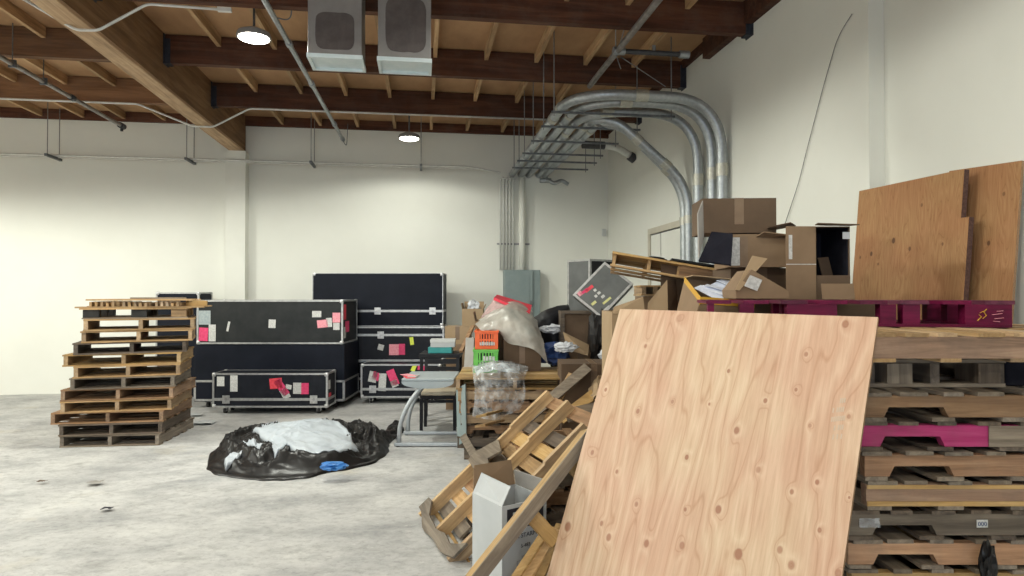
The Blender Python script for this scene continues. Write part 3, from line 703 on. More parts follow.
for y in (-.46, -.22, .02, .3): bx(bm, -.54, .46, y-.045, y+.045, .078, .094)
obj('top_deck', bm, M['tanx'], t)
for k, (x0, x1, y0, y1, z0) in enumerate(((.30, .64, -.3, -.2, .0), )):
    c = fr((66+188)/2/FOC*dF-512/FOC*dF, dF+.5, zt2+.096)
    bm = NB(); bx(bm, .05, .60, -.25, -.16, 0, .016, Matrix.Translation((0, 0, .0)) @ Matrix.Rotation(R(14), 4, 'Z')); tt = single('loose_board', bm, M['gryx'], 'loose grey board lying on top of the free-standing pallet stack', 'board'); tt.location = c + Vector((.1, -.1, 0))

# ------------------------------------------------------------------ flight cases
def case(label, a, b, d, ztop, zbot, dep, seam=None, latches=(), castors=False, mat='lam', stickers=(), side_stickers=(), group='flight cases', rz=None, edge=.024, z_base=None, base_band=None, mid=None):
    """case whose front spans pixels a..b at distance d; heights in metres"""
    xa, xb = (a-512)/FOC*d, (b-512)/FOC*d
    w = xb-xa; h = ztop-zbot
    rz = -YAW if rz is None else rz
    t = thing('flight_case', label, 'case', fr((xa+xb)/2, d, zbot), (0, 0, rz), group)
    z0 = .09 if castors else 0.0
    bm = NB(); bx(bm, -w/2+.004, w/2-.004, .004, dep-.004, z0+.004, h-.004); obj('case_body', bm, mat, t)
    bm = NB(); e = edge; q = .002
    for x in (-w/2, w/2-e):
        for y in (0, dep-e): bx(bm, x-q*(x < 0), x+e+q*(x > 0), y-q, y+e+q, z0, h)
    for z in (z0, h-e):
        for y in (-q, dep-e+q): bx(bm, -w/2+e, w/2-e, y, y+e, z, z+e)
        for x in (-w/2-q, w/2-e+q): bx(bm, x, x+e, e, dep-e, z, z+e)
    obj('edge_trim', bm, 'alu', t)
    for x in (-w/2+.02, w/2-.02):
        for y in (.02, dep-.02):
            for z in (z0+.02, h-.02):
                bm = NB(); box(bm, (x, y, z), (.055, .055, .055), None, .018); obj('corner_cap', bm, 'steel', t)
    if seam is not None:
        bm = NB(); bx(bm, -w/2-.003, w/2+.003, -.004, .02, seam-.018, seam+.018); bx(bm, w/2-.02, w/2+.004, 0, dep, seam-.018, seam+.018); obj('lid_seam', bm, 'alu', t)
    for u in latches:
        x = -w/2+u*w
        bm = NB(); bx(bm, x-.05, x+.05, -.010, -.004, seam-.055, seam+.055, bev=.002); l = obj('latch', bm, 'steel', t)
        bm = NB(); lathe(bm, [(.018, 0), (.018, .006), (.006, .008)], (0, 0, 0), 12); bmesh.ops.transform(bm, matrix=Matrix.Translation((x, -.010, seam)) @ Matrix.Rotation(R(90), 4, 'X'), verts=bm.verts); bx(bm, x-.004, x+.004, -.022, -.012, seam-.025, seam+.025); obj('latch_key', bm, 'alu', l)
    if castors:
        for x in (-w/2+.14, w/2-.14):
            for y in (.09, dep-.09):
                bm = NB(); bx(bm, x-.03, x+.03, y-.03, y+.03, .072, z0); bx(bm, x-.028, x-.02, y-.02, y+.02, .03, .075); bx(bm, x+.02, x+.028, y-.02, y+.02, .03, .075); cs = obj('castor', bm, 'steel', t)
                bm = NB(); tube(bm, [(x-.017, y, .037), (x+.017, y, .037)], .037, 14); obj('wheel', bm, 'rubber', cs)
    for (u, v, su, sv, m_, rot) in stickers:
        bm = NB(); bx(bm, -su/2, su/2, -.0012, 0, -sv/2, sv/2, Matrix.Translation((-w/2+u*w, .003, z0+v*(h-z0))) @ Matrix.Rotation(R(rot), 4, 'Y'))
        o = obj('sticker', bm, m_, t); o['label'] = {'pinklab': 'hot pink', 'redlab': 'red', 'roselab': 'faded rose', 'whitelab': 'white', 'greylab': 'grey', 'yellab': 'lime yellow'}[m_]+' paper sticker'
    for (u, v, su, sv, m_) in side_stickers:
        bm = NB(); bx(bm, w/2-.005, w/2-.0022, u*dep-su/2, u*dep+su/2, v*h-sv/2, v*h+sv/2); o = obj('sticker', bm, m_, t)
    return t, w, h, dep

# upper long case and the dark case beneath it
d1 = 9.2
zb = EYE-(344-296)/FOC*d1; ztp = EYE-(300-296)/FOC*d1
S_ = [(.045, .60, .20, .20, 'greylab', 0), (.045, .22, .13, .19, 'pinklab', 3), (.105, .25, .10, .24, 'whitelab', 0), (.215, .40, .03, .14, 'whitelab', 12), (.515, .46, .10, .12, 'whitelab', 2), (.82, .68, .13, .09, 'whitelab', 0), (.86, .46, .15, .11, 'roselab', -6), (.905, .49, .08, .13, 'whitelab', -4), (.955, .60, .11, .14, 'roselab', 0), (.955, .40, .09, .10, 'whitelab', 0)]
case('long black flight case lying on top of the plain dark case', 197, 343, d1, ztp, zb, .85, None, (), False, 'lamgrey', S_, [(.12, .72, .18, .22, 'redlab'), (.3, .38, .22, .16, 'pinklab'), (.12, .25, .14, .16, 'whitelab')])
t = thing('flight_case', 'tall plain dark case carrying the long black flight case', 'case', fr((196+343)/2/FOC*d1-512/FOC*d1, d1+.02, 0), (0, 0, -YAW), 'flight cases')
w = (343-192)/FOC*d1; dep = .84; h = zb-.002
bm = NB(); bx(bm, -w/2, w/2-.01, 0, dep, .09, h, bev=.01); obj('case_body', bm, 'panel', t)
bm = NB()
for z in (.10, .37):
    bx(bm, -w/2-.004, w/2-.006, -.004, .02, z, z+.03); bx(bm, w/2-.03, w/2-.004, -.004, dep, z, z+.03); bx(bm, -w/2-.004, -w/2+.02, 0, dep, z, z+.03)
for x in (-w/2-.004, w/2-.034): bx(bm, x, x+.03, -.004, .026, .10, .40)
bx(bm, w/2-.034, w/2-.004, dep-.03, dep, .10, .40); obj('edge_trim', bm, 'alu', t)
for y in (.1, dep-.1):
    for x in (-w/2+.16, w/2-.16):
        bm = NB(); bx(bm, x-.03, x+.03, y-.03, y+.03, .07, .09); tube(bm, [(x-.017, y, .037), (x+.017, y, .037)], .037, 12); obj('castor', bm, 'rubber', t)
# small front case
d2 = 8.75
zt2 = EYE-(373-296)/FOC*d2
case('low black flight case standing in front of the two-case stack', 213, 328, d2, zt2, 0, .40, .2, (.12, .88), True, 'lam',
     [(.07, .76, .10, .13, 'whitelab', 0), (.185, .70, .10, .22, 'whitelab', 0), (.55, .70, .17, .14, 'redlab', -5), (.60, .58, .10, .24, 'pinklab', -35), (.63, .40, .10, .14, 'whitelab', -30), (.66, .60, .08, .06, 'whitelab', 10), (.735, .56, .11, .15, 'whitelab', 0), (.80, .55, .11, .15, 'pinklab', 0)],
     [(.2, .7, .12, .12, 'whitelab'), (.3, .42, .12, .08, 'redlab')])
# cases far behind the pallet stack
case('black flight case half hidden behind the free-standing pallet stack', 156, 199, 10.1, EYE+.06, 0, .45, .21, (), False, 'panel')
# back stack against the wall: big case on two
dA = 10.25
za = EYE-(326-296)/FOC*dA; zA = EYE-(273-296)/FOC*dA
case('tall wide black case on top of the stack at the back wall', 312.5, 443, dA, zA, za, .55, EYE-(311-296)/FOC*dA-za, (.50, .92), False, 'panel', edge=.009)
zB = EYE-(361-296)/FOC*10.1
case('black case with pink and lime stickers, middle of the back wall stack', 312.5, 444, 10.1, za-.001, zB, .6, EYE-(335-296)/FOC*10.1-zB, (.52,), False, 'lam',
     [(.52, .40, .09, .09, 'whitelab', 15), (.62, .33, .15, .17, 'roselab', 0), (.68, .34, .10, .17, 'pinklab', 0), (.755, .58, .06, .12, 'yellab', -8)])
case('black case lowest in the back wall stack', 312.5, 444, 10.15, zB-.001, 0, .6, .3, (), True, 'lam')
dC = 9.6
case('black flight case on castors in front of the back wall stack', 361, 441, dC, EYE-(364-296)/FOC*dC, 0, .42, EYE-(389-296)/FOC*dC, (.15, .85), True, 'lam',
     [(.15, .62, .12, .16, 'whitelab', 12), (.19, .64, .11, .12, 'pinklab', 20), (.27, .46, .11, .26, 'whitelab', 3), (.40, .60, .12, .24, 'pinklab', -22), (.42, .42, .10, .10, 'whitelab', -22), (.66, .88, .06, .10, 'yellab', 25), (.76, .90, .12, .08, 'pinklab', 5)])
bm = NB(); bx(bm, 0, .16, 0, .012, 0, .11); 

# ------------------------------------------------------------------ tarpaulin
bm.free()
tc_ = PW(302, 452, Z=0.0)
t = thing('tarpaulin', 'crumpled black tarpaulin heaped on the floor with its white side showing', 'tarpaulin', (tc_.x, tc_.y, 0))

def tl(px_, py_, z):
    q = PW(px_, py_, Z=z); return (q.x-tc_.x, q.y-tc_.y)
WOUT = [tl(*q) for q in ((252, 437, .16), (266, 430, .2), (277, 417, .22), (300, 411, .24), (326, 413, .24), (343, 428, .2), (359, 447, .14), (340, 455, .12), (318, 459, .10), (297, 459, .10), (287, 453, .12), (275, 462, .09), (270, 450, .12), (262, 445, .14))]
def under_white(x, y):
    ins = False; n = len(WOUT); dm = 9.0
    for i in range(n):
        (x0, y0), (x1, y1) = WOUT[i], WOUT[(i+1) % n]
        if (y0 > y) != (y1 > y) and x < (x1-x0)*(y-y0)/(y1-y0)+x0: ins = not ins
        t_ = max(0, min(1, ((x-x0)*(x1-x0)+(y-y0)*(y1-y0))/((x1-x0)**2+(y1-y0)**2))); dm = min(dm, math.hypot(x-x0-t_*(x1-x0), y-y0-t_*(y1-y0)))
    return min(1.0, dm/.12) if ins else 0.0
def tarp_env(x, y):
    r = math.hypot(x/.90, (y-.05)/1.0)
    return max(0.0, 1-r**1.7)
def tarp_h(x, y):
    a = math.atan2(y, x); r = math.hypot(x/.90, (y-.05)/1.0)
    env = tarp_env(x, y)
    wv = Vector((noise.noise(Vector((x*2.1, y*2.1, 5))), noise.noise(Vector((x*2.1, y*2.1, 9))), 0))*.35
    v2 = Vector((math.cos(a)*1.3+wv.x, math.sin(a)*1.3+wv.y, r*5.5+wv.x*3))
    f1 = noise.ridged_multi_fractal(v2, .7, 2.1, 4, 1.0, 2.0)-.75
    v = Vector((x*6+wv.x*4, y*6+wv.y*4, 3.1)); f2 = noise.ridged_multi_fractal(v, .9, 2.2, 4, 1.0, 2.0)-.8
    rim = math.exp(-((r-.84)/.12)**2)*(.055+.04*noise.noise(Vector((math.cos(a)*2, math.sin(a)*2, 4))))
    k = min(1.0, max(0.0, (1.02-r)*5))*(1-.8*under_white(x, y))
    return .02 + .17*env + k*(.066*f1 + .040*f2 + rim)
bm = NB(); NA, NR = 240, 80; rings = []
for i in range(NR+1):
    r = i/NR
    row = []
    for k in range(NA):
        a = 2*PI*k/NA
        edge = 1 + .12*noise.noise(Vector((math.cos(a)*1.5, math.sin(a)*1.5, 7))) + .06*noise.noise(Vector((math.cos(a)*5, math.sin(a)*5, 2)))
        x = math.cos(a)*r*.88*edge; y = math.sin(a)*r*1.02*edge
        z = max(.008, tarp_h(x, y)) if i < NR else .003
        row.append(bm.verts.new((x, y, z)))
    rings.append(row)
for i in range(1, NR):
    for k in range(NA):
        bm.faces.new((rings[i][k], rings[i][(k+1) % NA], rings[i+1][(k+1) % NA], rings[i+1][k]))
bm.faces.new(rings[1])
bmesh.ops.delete(bm, geom=rings[0], context='VERTS')
obj('black_side', bm, 'tarp', t, smooth='all')
def sheet_poly(outline, n, lift, ridged_amp, seed, flat=1.0):
    """cloth lying on the tarp heap, outline in local metres"""
    bm = NB(); cx_ = sum(p[0] for p in outline)/len(outline); cy_ = sum(p[1] for p in outline)/len(outline)
    m = len(outline); sub = 10; ring = []
    for i in range(m):
        for k in range(sub):
            q = k/sub; ring.append((outline[i][0]*(1-q)+outline[(i+1) % m][0]*q, outline[i][1]*(1-q)+outline[(i+1) % m][1]*q))
    R_ = []
    for i in range(1, n+1):
        f_ = i/n; row = []
        for j, (x, y) in enumerate(ring):
            q = f_*(1+.03*noise.noise(Vector((x*6, y*6, seed)))*(i == n))
            X, Y = cx_+(x-cx_)*q, cy_+(y-cy_)*q
            wv = .25*noise.noise(Vector((X*1.5, Y*1.5, seed)))
            rg = noise.ridged_multi_fractal(Vector((X*1.3+seed+wv, Y*.9+wv, seed)), 1.2, 2.0, 2, 1.0, 2.0)-.9
            z = .045 + .185*tarp_env(X, Y) + lift + ridged_amp*rg + .026*(noise.ridged_multi_fractal(Vector((X*5+wv*4, Y*5, seed)), .9, 2.0, 3, 1.0, 2.0)-.8)
            z = max(z, tarp_h(X, Y)*flat+.006)
            if i == n: z = tarp_h(X, Y)+.004
            elif i == n-1: z = max(tarp_h(X, Y)+.008, z-.012)
            row.append(bm.verts.new((X, Y, z)))
        R_.append(row)
    bm.faces.new(R_[0])
    for i in range(n-1):
        for k in range(len(ring)): bm.faces.new((R_[i][k], R_[i][(k+1) % len(ring)], R_[i+1][(k+1) % len(ring)], R_[i+1][k]))
    return bm
obj('white_side', sheet_poly(WOUT, 30, .045, .055, 2.0, 1.0), 'tarpwhite', t, smooth='all', solid=.004)
obj('white_side', sheet_poly([tl(*q) for q in ((258, 424, .18), (270, 414, .2), (284, 410, .22), (280, 416, .22), (266, 428, .19))], 8, .03, .01, 7.0), 'tarpwhite', t, smooth='all', solid=.004)
obj('white_side', sheet_poly([tl(*q) for q in ((224, 464, .06), (232, 457, .09), (242, 458, .09), (238, 464, .06), (226, 469, .05))], 8, .03, .01, 5.0), 'tarpwhite', t, smooth='all', solid=.004)
obj('white_side', sheet_poly([tl(*q) for q in ((243, 451, .11), (255, 447, .13), (264, 455, .10), (258, 457, .1))], 6, .02, .01, 9.0), 'tarpwhite', t, smooth='all', solid=.004)
bm = NB()
c0, c1 = tl(372, 446, .03), tl(398, 425, .06)
grid = [[(c0[0]+(c1[0]-c0[0])*i/3+.05*(j-1.5), c0[1]+(c1[1]-c0[1])*i/3-.13*(j-1.5)+.04*math.sin(i*2+j), .012+.12*math.sin(PI*(j+.01)/3)*(.7+.3*math.sin(i*2.2))) for i in range(4)] for j in range(4)]
patch(bm, grid, 10, 10, .03, 8, 4, True); obj('black_side', bm, 'tarp', t, smooth='all', solid=.004)
bq = PW(333, 469, Z=.10)
o = crumple('plastic_bag', 'crumpled blue plastic bag on the edge of the black tarpaulin', 'bag', (bq.x, bq.y, .085), .085, 'blue', 3, (1.5, .8, .45))

# ------------------------------------------------------------------ desk, chair, table, small boxes
dd = 6.85
def fpt(px, py, d): return P(px, py, d)
o0 = fr((427-512)/FOC*dd, dd, 0)
t = thing('office_desk', 'grey desk seen from its end, on curved silver legs', 'desk', o0, (0, 0, -YAW))
# local: x to the right, y away from the viewer
bm = NB(); bx(bm, -.265, .29, -.02, .66, .70, .725, bev=.008); obj('desktop', bm, 'deskgrey', t)
bm = NB(); pts = []
for k in range(17):
    a = PI*k/16; pts.append((.012+.277*math.cos(a), -.035, .698-.075*math.sin(a)**.8))
prism(bm, pts, (0, .03, 0)); obj('apron', bm, 'deskgrey', t, smooth=False)
bm = NB(); pts2 = [(x, y+.64, z) for x, y, z in pts]; prism(bm, pts2, (0, .03, 0)); obj('apron', bm, 'deskgrey', t)
for y in (.03, .60):
    for off in (0,):
        bm = NB(); tube(bm, fillet([(-.30+off, y, .035), (-.29+off, y, .24), (-.20+off, y, .46), (-.06+off*1.3, y, .635), (.06+off, y, .695)], .25, 6), .025, 12); obj('leg', bm, 'silver', t, smooth='all')
    bm = NB(); bx(bm, -.345, .42, y-.03, y+.03, .008, .045, bev=.008); fo = obj('foot', bm, 'silver', t)
    for x in (-.31, .38):
        bm = NB(); tube(bm, [(x, y, 0), (x, y, .009)], .018, 10); obj('rubber_foot', bm, 'rubber', fo)
for k, (x, y, r_, m_) in enumerate(((-.20, .10, 12, 'redlab'), (-.17, .17, -10, 'whitelab'), (-.23, .22, 30, 'roselab'))):
    bm = NB(); bx(bm, -.05, .05, -.10, .10, 0, .004); o = single('brochure', bm, m_, ['red brochure on the near corner of the grey desk', 'white brochure lying between two red ones on the grey desk', 'pale red brochure at the back of the grey desk'][k], 'brochure')
    o.location = o0 + Matrix.Rotation(-YAW, 3, 'Z') @ Vector((x, y, .7255+.004*k)); o.rotation_euler = (0, 0, R(r_))
# chair
dch = 7.55
xc0 = (438-512)/FOC*dch
t = thing('stacking_chair', 'black framed chair with beige seat behind the grey desk', 'chair', fr(xc0, dch, 0), (0, 0, -YAW))
bm = NB(); box(bm, (0, .20, .455), (.40, .38, .045), None, .015); obj('seat', bm, 'beige', t)
bm = NB(); bx(bm, -.21, .21, 0.0, .40, .395, .43); obj('seat_frame', bm, 'black', t)
for x in (-.195, .195):
    bm = NB(); bx(bm, x-.018, x+.018, 0.0, .036, 0, .395); obj('leg', bm, 'black', t)
    bm = NB(); bar(bm, (x, .385, 0), (x, .385, .395), .036, .036); obj('leg', bm, 'black', t)
    bm = NB(); bar(bm, (x, .40, .395), (x, .46, .80), .036, .036); obj('back_frame', bm, 'black', t)
bm = NB(); bar(bm, (-.21, .445, .70), (.21, .445, .70), .03, .05); bar(bm, (-.21, .46, .79), (.21, .46, .79), .03, .06); obj('backrest', bm, 'black', t)
# black table behind with white and teal boxes
dt = 8.15
ztab = EYE-(354-296)/FOC*dt
xa, xb = (419-512)/FOC*dt, (460-512)/FOC*dt
t = thing('side_table', 'black table behind the chair carrying a white box', 'table', fr((xa+xb)/2, dt, 0), (0, 0, -YAW))
w = xb-xa
bm = NB(); bx(bm, -w/2, w/2, 0, .5, ztab-.05, ztab, bev=.004); obj('tabletop', bm, 'black', t)
for x in (-w/2+.03, w/2-.03):
    for y in (.03, .47): bm = NB(); bx(bm, x-.02, x+.02, y-.02, y+.02, 0, ztab-.05); obj('leg', bm, 'black', t)
for z_ in (.60, .25):
    bm = NB(); bx(bm, -w/2+.05, w/2-.05, .02, .04, z_, z_+.035); obj('stretcher', bm, 'black', t)
bm = NB(); bx(bm, 0, .30, 0, .26, 0, .075, bev=.003); o = single('gift_box', bm, 'teal', 'teal box under the white box on the black table', 'box'); o.location = fr((428-512)/FOC*8.25+.15, 8.4, ztab+.0005); o.rotation_euler = (0, 0, -YAW)
bm = NB(); bx(bm, -.155, .155, 0, .26, 0, .095, bev=.003); ot = thing('gift_box', 'white lidded box on top of the teal box', 'box', fr((443-512)/FOC*8.3, 8.27, ztab+.0765), (0, 0, -YAW+.05)); obj('box_body', bm, 'cartwhite', ot)
bm = NB(); bx(bm, -.16, .16, -.004, .264, .06, .099, bev=.003); obj('box_lid', bm, 'whiteplastic', ot)

# ------------------------------------------------------------------ cartons
def carton(label, loc, rz, w, d, h, mat='card', flaps=None, open_top=False, mtx=None, tape=True, name='cardboard_box', inside=None, th=.006, open_side=None, marks=(), group=None, tape_mat='tape'):
    """local: x right, y away, z up; flaps = {side: (angle, length)} measured outward from straight up"""
    t = thing(name, label, 'box', loc, (0, 0, rz), group, mtx)
    bm = NB()
    if open_side != '-y': bx(bm, -w/2, w/2, 0, th, 0, h)
    bx(bm, -w/2, w/2, d-th, d, 0, h)
    if open_side != '-x': bx(bm, -w/2, -w/2+th, th, d-th, 0, h)
    bx(bm, w/2-th, w/2, th, d-th, 0, h)
    bx(bm, -w/2+th, w/2-th, th, d-th, 0, th)
    if not open_top: bx(bm, -w/2+th, w/2-th, th, d-th, h-th, h)
    obj('box_body', bm, mat, t)
    for side, (ang, ln) in (flaps or {}).items():
        bm = NB(); fm = mat
        if side in ('-y', '+y'):
            s = -1 if side == '-y' else 1
            bx(bm, -w/2+.004, w/2-.004, -th/2, th/2, 0, ln, Matrix.Translation((0, 0 if s < 0 else d, h)) @ Matrix.Rotation(R(ang)*(1 if s < 0 else -1), 4, 'X'))
        elif side in ('-x', '+x'):
            s = -1 if side == '-x' else 1
            bx(bm, -th/2, th/2, .004, d-.004, 0, ln, Matrix.Translation((s*w/2, 0, h)) @ Matrix.Rotation(R(ang)*s, 4, 'Y'))
        obj('flap', bm, inside or fm, t)
    if tape and not open_top:
        bm = NB(); bx(bm, -.03, .03, -.0012, d+.0012, h, h+.0012); bx(bm, -.03, .03, -.0014, 0, h*.25, h); obj('tape', bm, tape_mat, t)
    for (x0, x1, z0, z1, m_, nm) in marks:
        bm = NB(); bx(bm, x0, x1, -.0022, -.0002, z0, z1); obj(nm, bm, m_, t)
    return t

# cartons by the back wall, right of the case stack
dk = 9.1
for (a, b_, z0, z1, mt_, lb, kw) in ((446, 472, 0, .92, 'card', 'tall brown carton lowest in the pile left of the draped boxes', {}), (445, 470, .921, 1.17, 'cardlight', 'tan carton in the pile left of the draped boxes, lying under the open one', {}),
                             (462, 483, 1.172, 1.42, 'cardlight', 'small open carton with white paper, topmost left of the draped boxes', dict(open_top=True, flaps={'-x': (10, .08), '+y': (5, .10), '+x': (25, .07)}))):
    xa, xb = (a-512)/FOC*dk, (b_-512)/FOC*dk
    carton(lb, fr((xa+xb)/2, dk, z0), -YAW, xb-xa, .40, z1-z0, mt_, **kw)
crumple('paper_wad', 'white packing paper sticking out of the small open carton', 'paper', fr((473-512)/FOC*9.2, 9.28, 1.30), .10, 'paper', 3, (1.0, 1.0, 1.2))
bm = NB(); bar(bm, P(461, 352, 8.0), P(473, 326, 8.3), .05, .03); single('loose_board', bm, M['brnx'], 'brown board leaning beside the orange crate', 'board')
bm = NB(); slab(bm, [P(465, 372, 7.5), P(474, 372, 7.4), P(475, 338, 7.55), P(467, 338, 7.65)], .02); single('foam_board', bm, 'cartgrey', 'pale grey board standing left of the crates', 'board')

# pallet-table: a stack of tan pallets
dS = 6.3
xa, xb = (456-512)/FOC*dS, (574-512)/FOC*dS
H = .80/7
for i in range(6):
    o_ = [(.06, .05), (.03, 0), (.05, .06), (0.02, .03), (.04, .0), (.01, .02)][i]
    c = fr((xa+xb)/2+o_[0], dS+.5+o_[1], H*i)
    pallet('wooden pallet, %s in the stack under the orange crate' % ORD[i], 'pallets under the crates', c, -YAW+R([2, -2, 1, 3, -1, 1][i]), xb-xa, 1.0, H, 8, ['gry', 'drk', 'brn', 'tan', 'brn', 'tan'][i], 'drk' if i < 4 else 'brn', seed=60+i, notch=(i % 2 == 0))
pallet('tan pallet with long boards, topmost under the crates', 'pallets under the crates', fr((xa+xb)/2, dS+.5, H*6), -YAW+PI/2, 1.0, xb-xa, H, 6, 'tan', 'yel', seed=77, notch=False, boards_w=.125)
# crates
def crate(label, px0, px1, zb, hh, d, mat, group, holes_lo):
    xa, xb = (px0-512)/FOC*d, (px1-512)/FOC*d; w = xb-xa; dp = .36
    t = thing('plastic_crate', label, 'crate', fr((xa+xb)/2, d, zb), (0, 0, -YAW), group)
    bm = NB()
    for y0_, y1_ in ((0, .012), (dp-.012, dp)):
        bx(bm, -w/2, w/2, y0_, y1_, 0, .03); bx(bm, -w/2, w/2, y0_, y1_, hh-.035, hh)
        bx(bm, -w/2, -w/2+.05, y0_, y1_, .03, hh-.035); bx(bm, w/2-.05, w/2, y0_, y1_, .03, hh-.035)
        for k in range(5): x = -w/2+.05+(w-.1)*(k+.5)/5; bx(bm, x-.008, x+.008, y0_+.001, y1_-.001, .03, hh-.035)
        bx(bm, -w/2+.05, w/2-.05, y0_+.002, y1_-.002, hh*.5-.008, hh*.5+.008)
    for x0_, x1_ in ((-w/2, -w/2+.012), (w/2-.012, w/2)): bx(bm, x0_, x1_, .012, dp-.012, 0, hh)
    bx(bm, -w/2, w/2, 0, dp, -.002, .004); obj('crate_body', bm, mat, t)
    bm = NB(); bx(bm, -w/2-.008, w/2+.008, -.008, 0.0, hh-.02, hh); bx(bm, -w/2-.008, -w/2, 0, dp, hh-.02, hh); bx(bm, w/2, w/2+.008, 0, dp, hh-.02, hh); obj('rim', bm, mat, t)
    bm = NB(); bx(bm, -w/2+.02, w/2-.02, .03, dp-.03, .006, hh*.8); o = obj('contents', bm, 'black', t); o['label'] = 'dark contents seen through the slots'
    bm = NB()
    if holes_lo:
        x = -w/2+.05
        for k, ww in enumerate((.02, .028, .018, .024, .02, .026, .018)): bx(bm, x, x+ww-.004, -.003, 0, .04, .04+.032+.004*(k % 2)); x += ww+.001
    else:
        for k in range(4): bx(bm, -w/2+.10+.032*k, -w/2+.10+.032*k+.024, -.003, 0, hh*.52, hh*.52+.05-.006*(k % 2))
    o = obj('print', bm, 'whitelab', t); o['label'] = 'white printed lettering'
    return t
dcr = 6.72; zc0 = .801; 
g1 = EYE-(349.5-296)/FOC*dcr - zc0
crate('green plastic crate under the orange crate', 473.5, 498, zc0, g1, dcr, 'green', 'plastic crates', False)
crate('orange plastic crate stacked on the green crate', 475, 498, zc0+g1+.003, EYE-(331-296)/FOC*dcr-zc0-g1, dcr+.02, 'orange', 'plastic crates', True)
# cardboard boxes under the sheet
zbx = .802
xa = (474-512)/FOC*7.0
b1 = carton('tall open brown box behind the crates, half under the cloudy sheet', fr(-.19, 7.12, zbx), -YAW, .44, .40, EYE-(321-296)/FOC*7.12-zbx, 'card', open_top=True, flaps={'-x': (12, .10)})
b2 = carton('brown box right of the crates, under the cloudy sheet', fr((522-512)/FOC*7.0, 6.86, zbx), -YAW+.05, .40, .25, .33, 'carddark')
bm = NB(); slab(bm, [P(494, 297.5, 7.35), P(530, 312.5, 7.15), P(532, 305, 7.55), P(497, 294.5, 7.7)], -.03)
single('red_folder', bm, 'redfolder', 'red board lying on the cloudy sheet', 'board')
bm = NB()
g = [[P(474, 323, 7.2), P(484, 316, 7.2), P(497, 308, 7.3), P(512, 301, 7.4), P(524, 305, 7.5), P(532, 312, 7.55)],
     [P(477, 326, 7.02), P(488, 321, 6.98), P(500, 316, 6.96), P(513, 312, 6.95), P(527, 315, 7.0), P(538, 324, 7.05)],
     [P(482, 331, 6.93), P(492, 328, 6.9), P(504, 330, 6.85), P(517, 331, 6.83), P(531, 333, 6.82), P(543, 342, 6.88)],
     [P(488, 331, 6.93), P(499, 334, 6.88), P(508, 343, 6.83), P(521, 346, 6.80), P(534, 350, 6.78), P(548, 363, 6.80)]]
patch(bm, g, 9, 9, .02, 5, 1.3); single('plastic_sheet', bm, 'scrim', 'large cloudy plastic sheet draped over the boxes behind the crates', 'sheet', smooth='all')
bm = NB(); patch(bm, [[P(481, 317, 7.35), P(488, 306, 7.4), P(494, 299, 7.42), P(500, 300, 7.45)], [P(484, 319, 7.25), P(493, 311, 7.3), P(500, 304, 7.35), P(508, 304, 7.4)], [P(488, 319, 7.2), P(498, 312, 7.25), P(506, 305, 7.3), P(514, 302.5, 7.35)]], 6, 6, .012, 9, 3)
single('plastic_sheet', bm, M['pinkfilm'] if 'pinkfilm' in M else film('pink_film', (0.48, 0.32, 0.31), 0.25), 'pinkish plastic film below the red board', 'sheet', smooth='all')
# clear plastic bag over the pallet edge
bm = NB()
g = [[P(471, 366, 6.9), P(484, 361, 6.95), P(500, 361, 6.95), P(514, 362, 6.9), P(524, 365, 6.85)],
     [P(472, 369, 6.5), P(485, 363, 6.5), P(500, 362, 6.5), P(514, 364, 6.5), P(528, 369, 6.5)],
     [P(473, 377, 6.24), P(486, 374, 6.18), P(500, 373, 6.18), P(514, 375, 6.2), P(525, 378, 6.25)],
     [P(475, 396, 6.2), P(487, 394, 6.14), P(500, 395, 6.13), P(512, 395, 6.16), P(525, 396, 6.2)],
     [P(473, 416, 6.2), P(485, 419, 6.15), P(497, 420, 6.14), P(508, 415, 6.17), P(520, 410, 6.2)]]
patch(bm, g, 12, 12, .022, 6, 6.1, True, (1, 1, .45)); single('plastic_bag', bm, 'clear', 'crumpled clear plastic film hanging over the edge of the pallets', 'film', smooth='all')
bm = NB(); patch(bm, [[P(474, 365, 6.85), P(488, 361.5, 6.9), P(502, 361.5, 6.9), P(518, 364, 6.85)], [P(474, 369, 6.45), P(488, 364, 6.45), P(502, 363.5, 6.45), P(520, 368, 6.45)], [P(476, 374, 6.27), P(488, 371, 6.22), P(502, 371, 6.22), P(518, 373.5, 6.25)]], 8, 8, .025, 12, 2.2, True)
single('plastic_bag', bm, film('white_film', (0.62, 0.68, 0.72), 0.30, 0.15, 12), 'whiter bunched film on top of the pallet edge below the crates', 'film', smooth='all')
bm = NB(); slab(bm, [P(458, 446, 6.35), P(467, 440, 6.27), P(466, 384, 6.27), P(457, 388, 6.4)], .012); single('leaning_board', bm, 'cabinet', 'grey green board standing against the left end of the crate pallets', 'board')

# ------------------------------------------------------------------ heap behind: tall grey case, tilted lid, cartons, bags
dG = 7.9
xg0, xg1 = (590-512)/FOC*dG, (612-512)/FOC*dG
mt_ = Matrix.Translation(fr((590-512)/FOC*7.8, 7.8, 0)) @ Matrix.Rotation(-YAW+R(38), 4, 'Z')
t = thing('flight_case', 'tall grey flight case standing behind the tilted grey lid', 'case', group='flight cases', mtx=mt_)
hG = EYE+(296-259)/FOC*7.85
bm = NB(); bx(bm, .005, .42, .005, .395, 0, hG-.004); obj('case_body', bm, 'black', t)
bm = NB(); bx(bm, -.002, .005, .02, .38, .02, hG-.02); obj('grey_face', bm, 'greyface', t)
bm = NB()
for x in (0, .40):
    for y in (0, .375): bx(bm, x-.004, x+.024, y-.004, y+.024, 0, hG)
for z in (0, hG-.024):
    for y in (0, .375): bx(bm, .02, .40, y-.004, y+.024, z, z+.024)
    for x in (0, .40): bx(bm, x-.004, x+.024, .02, .375, z, z+.024)
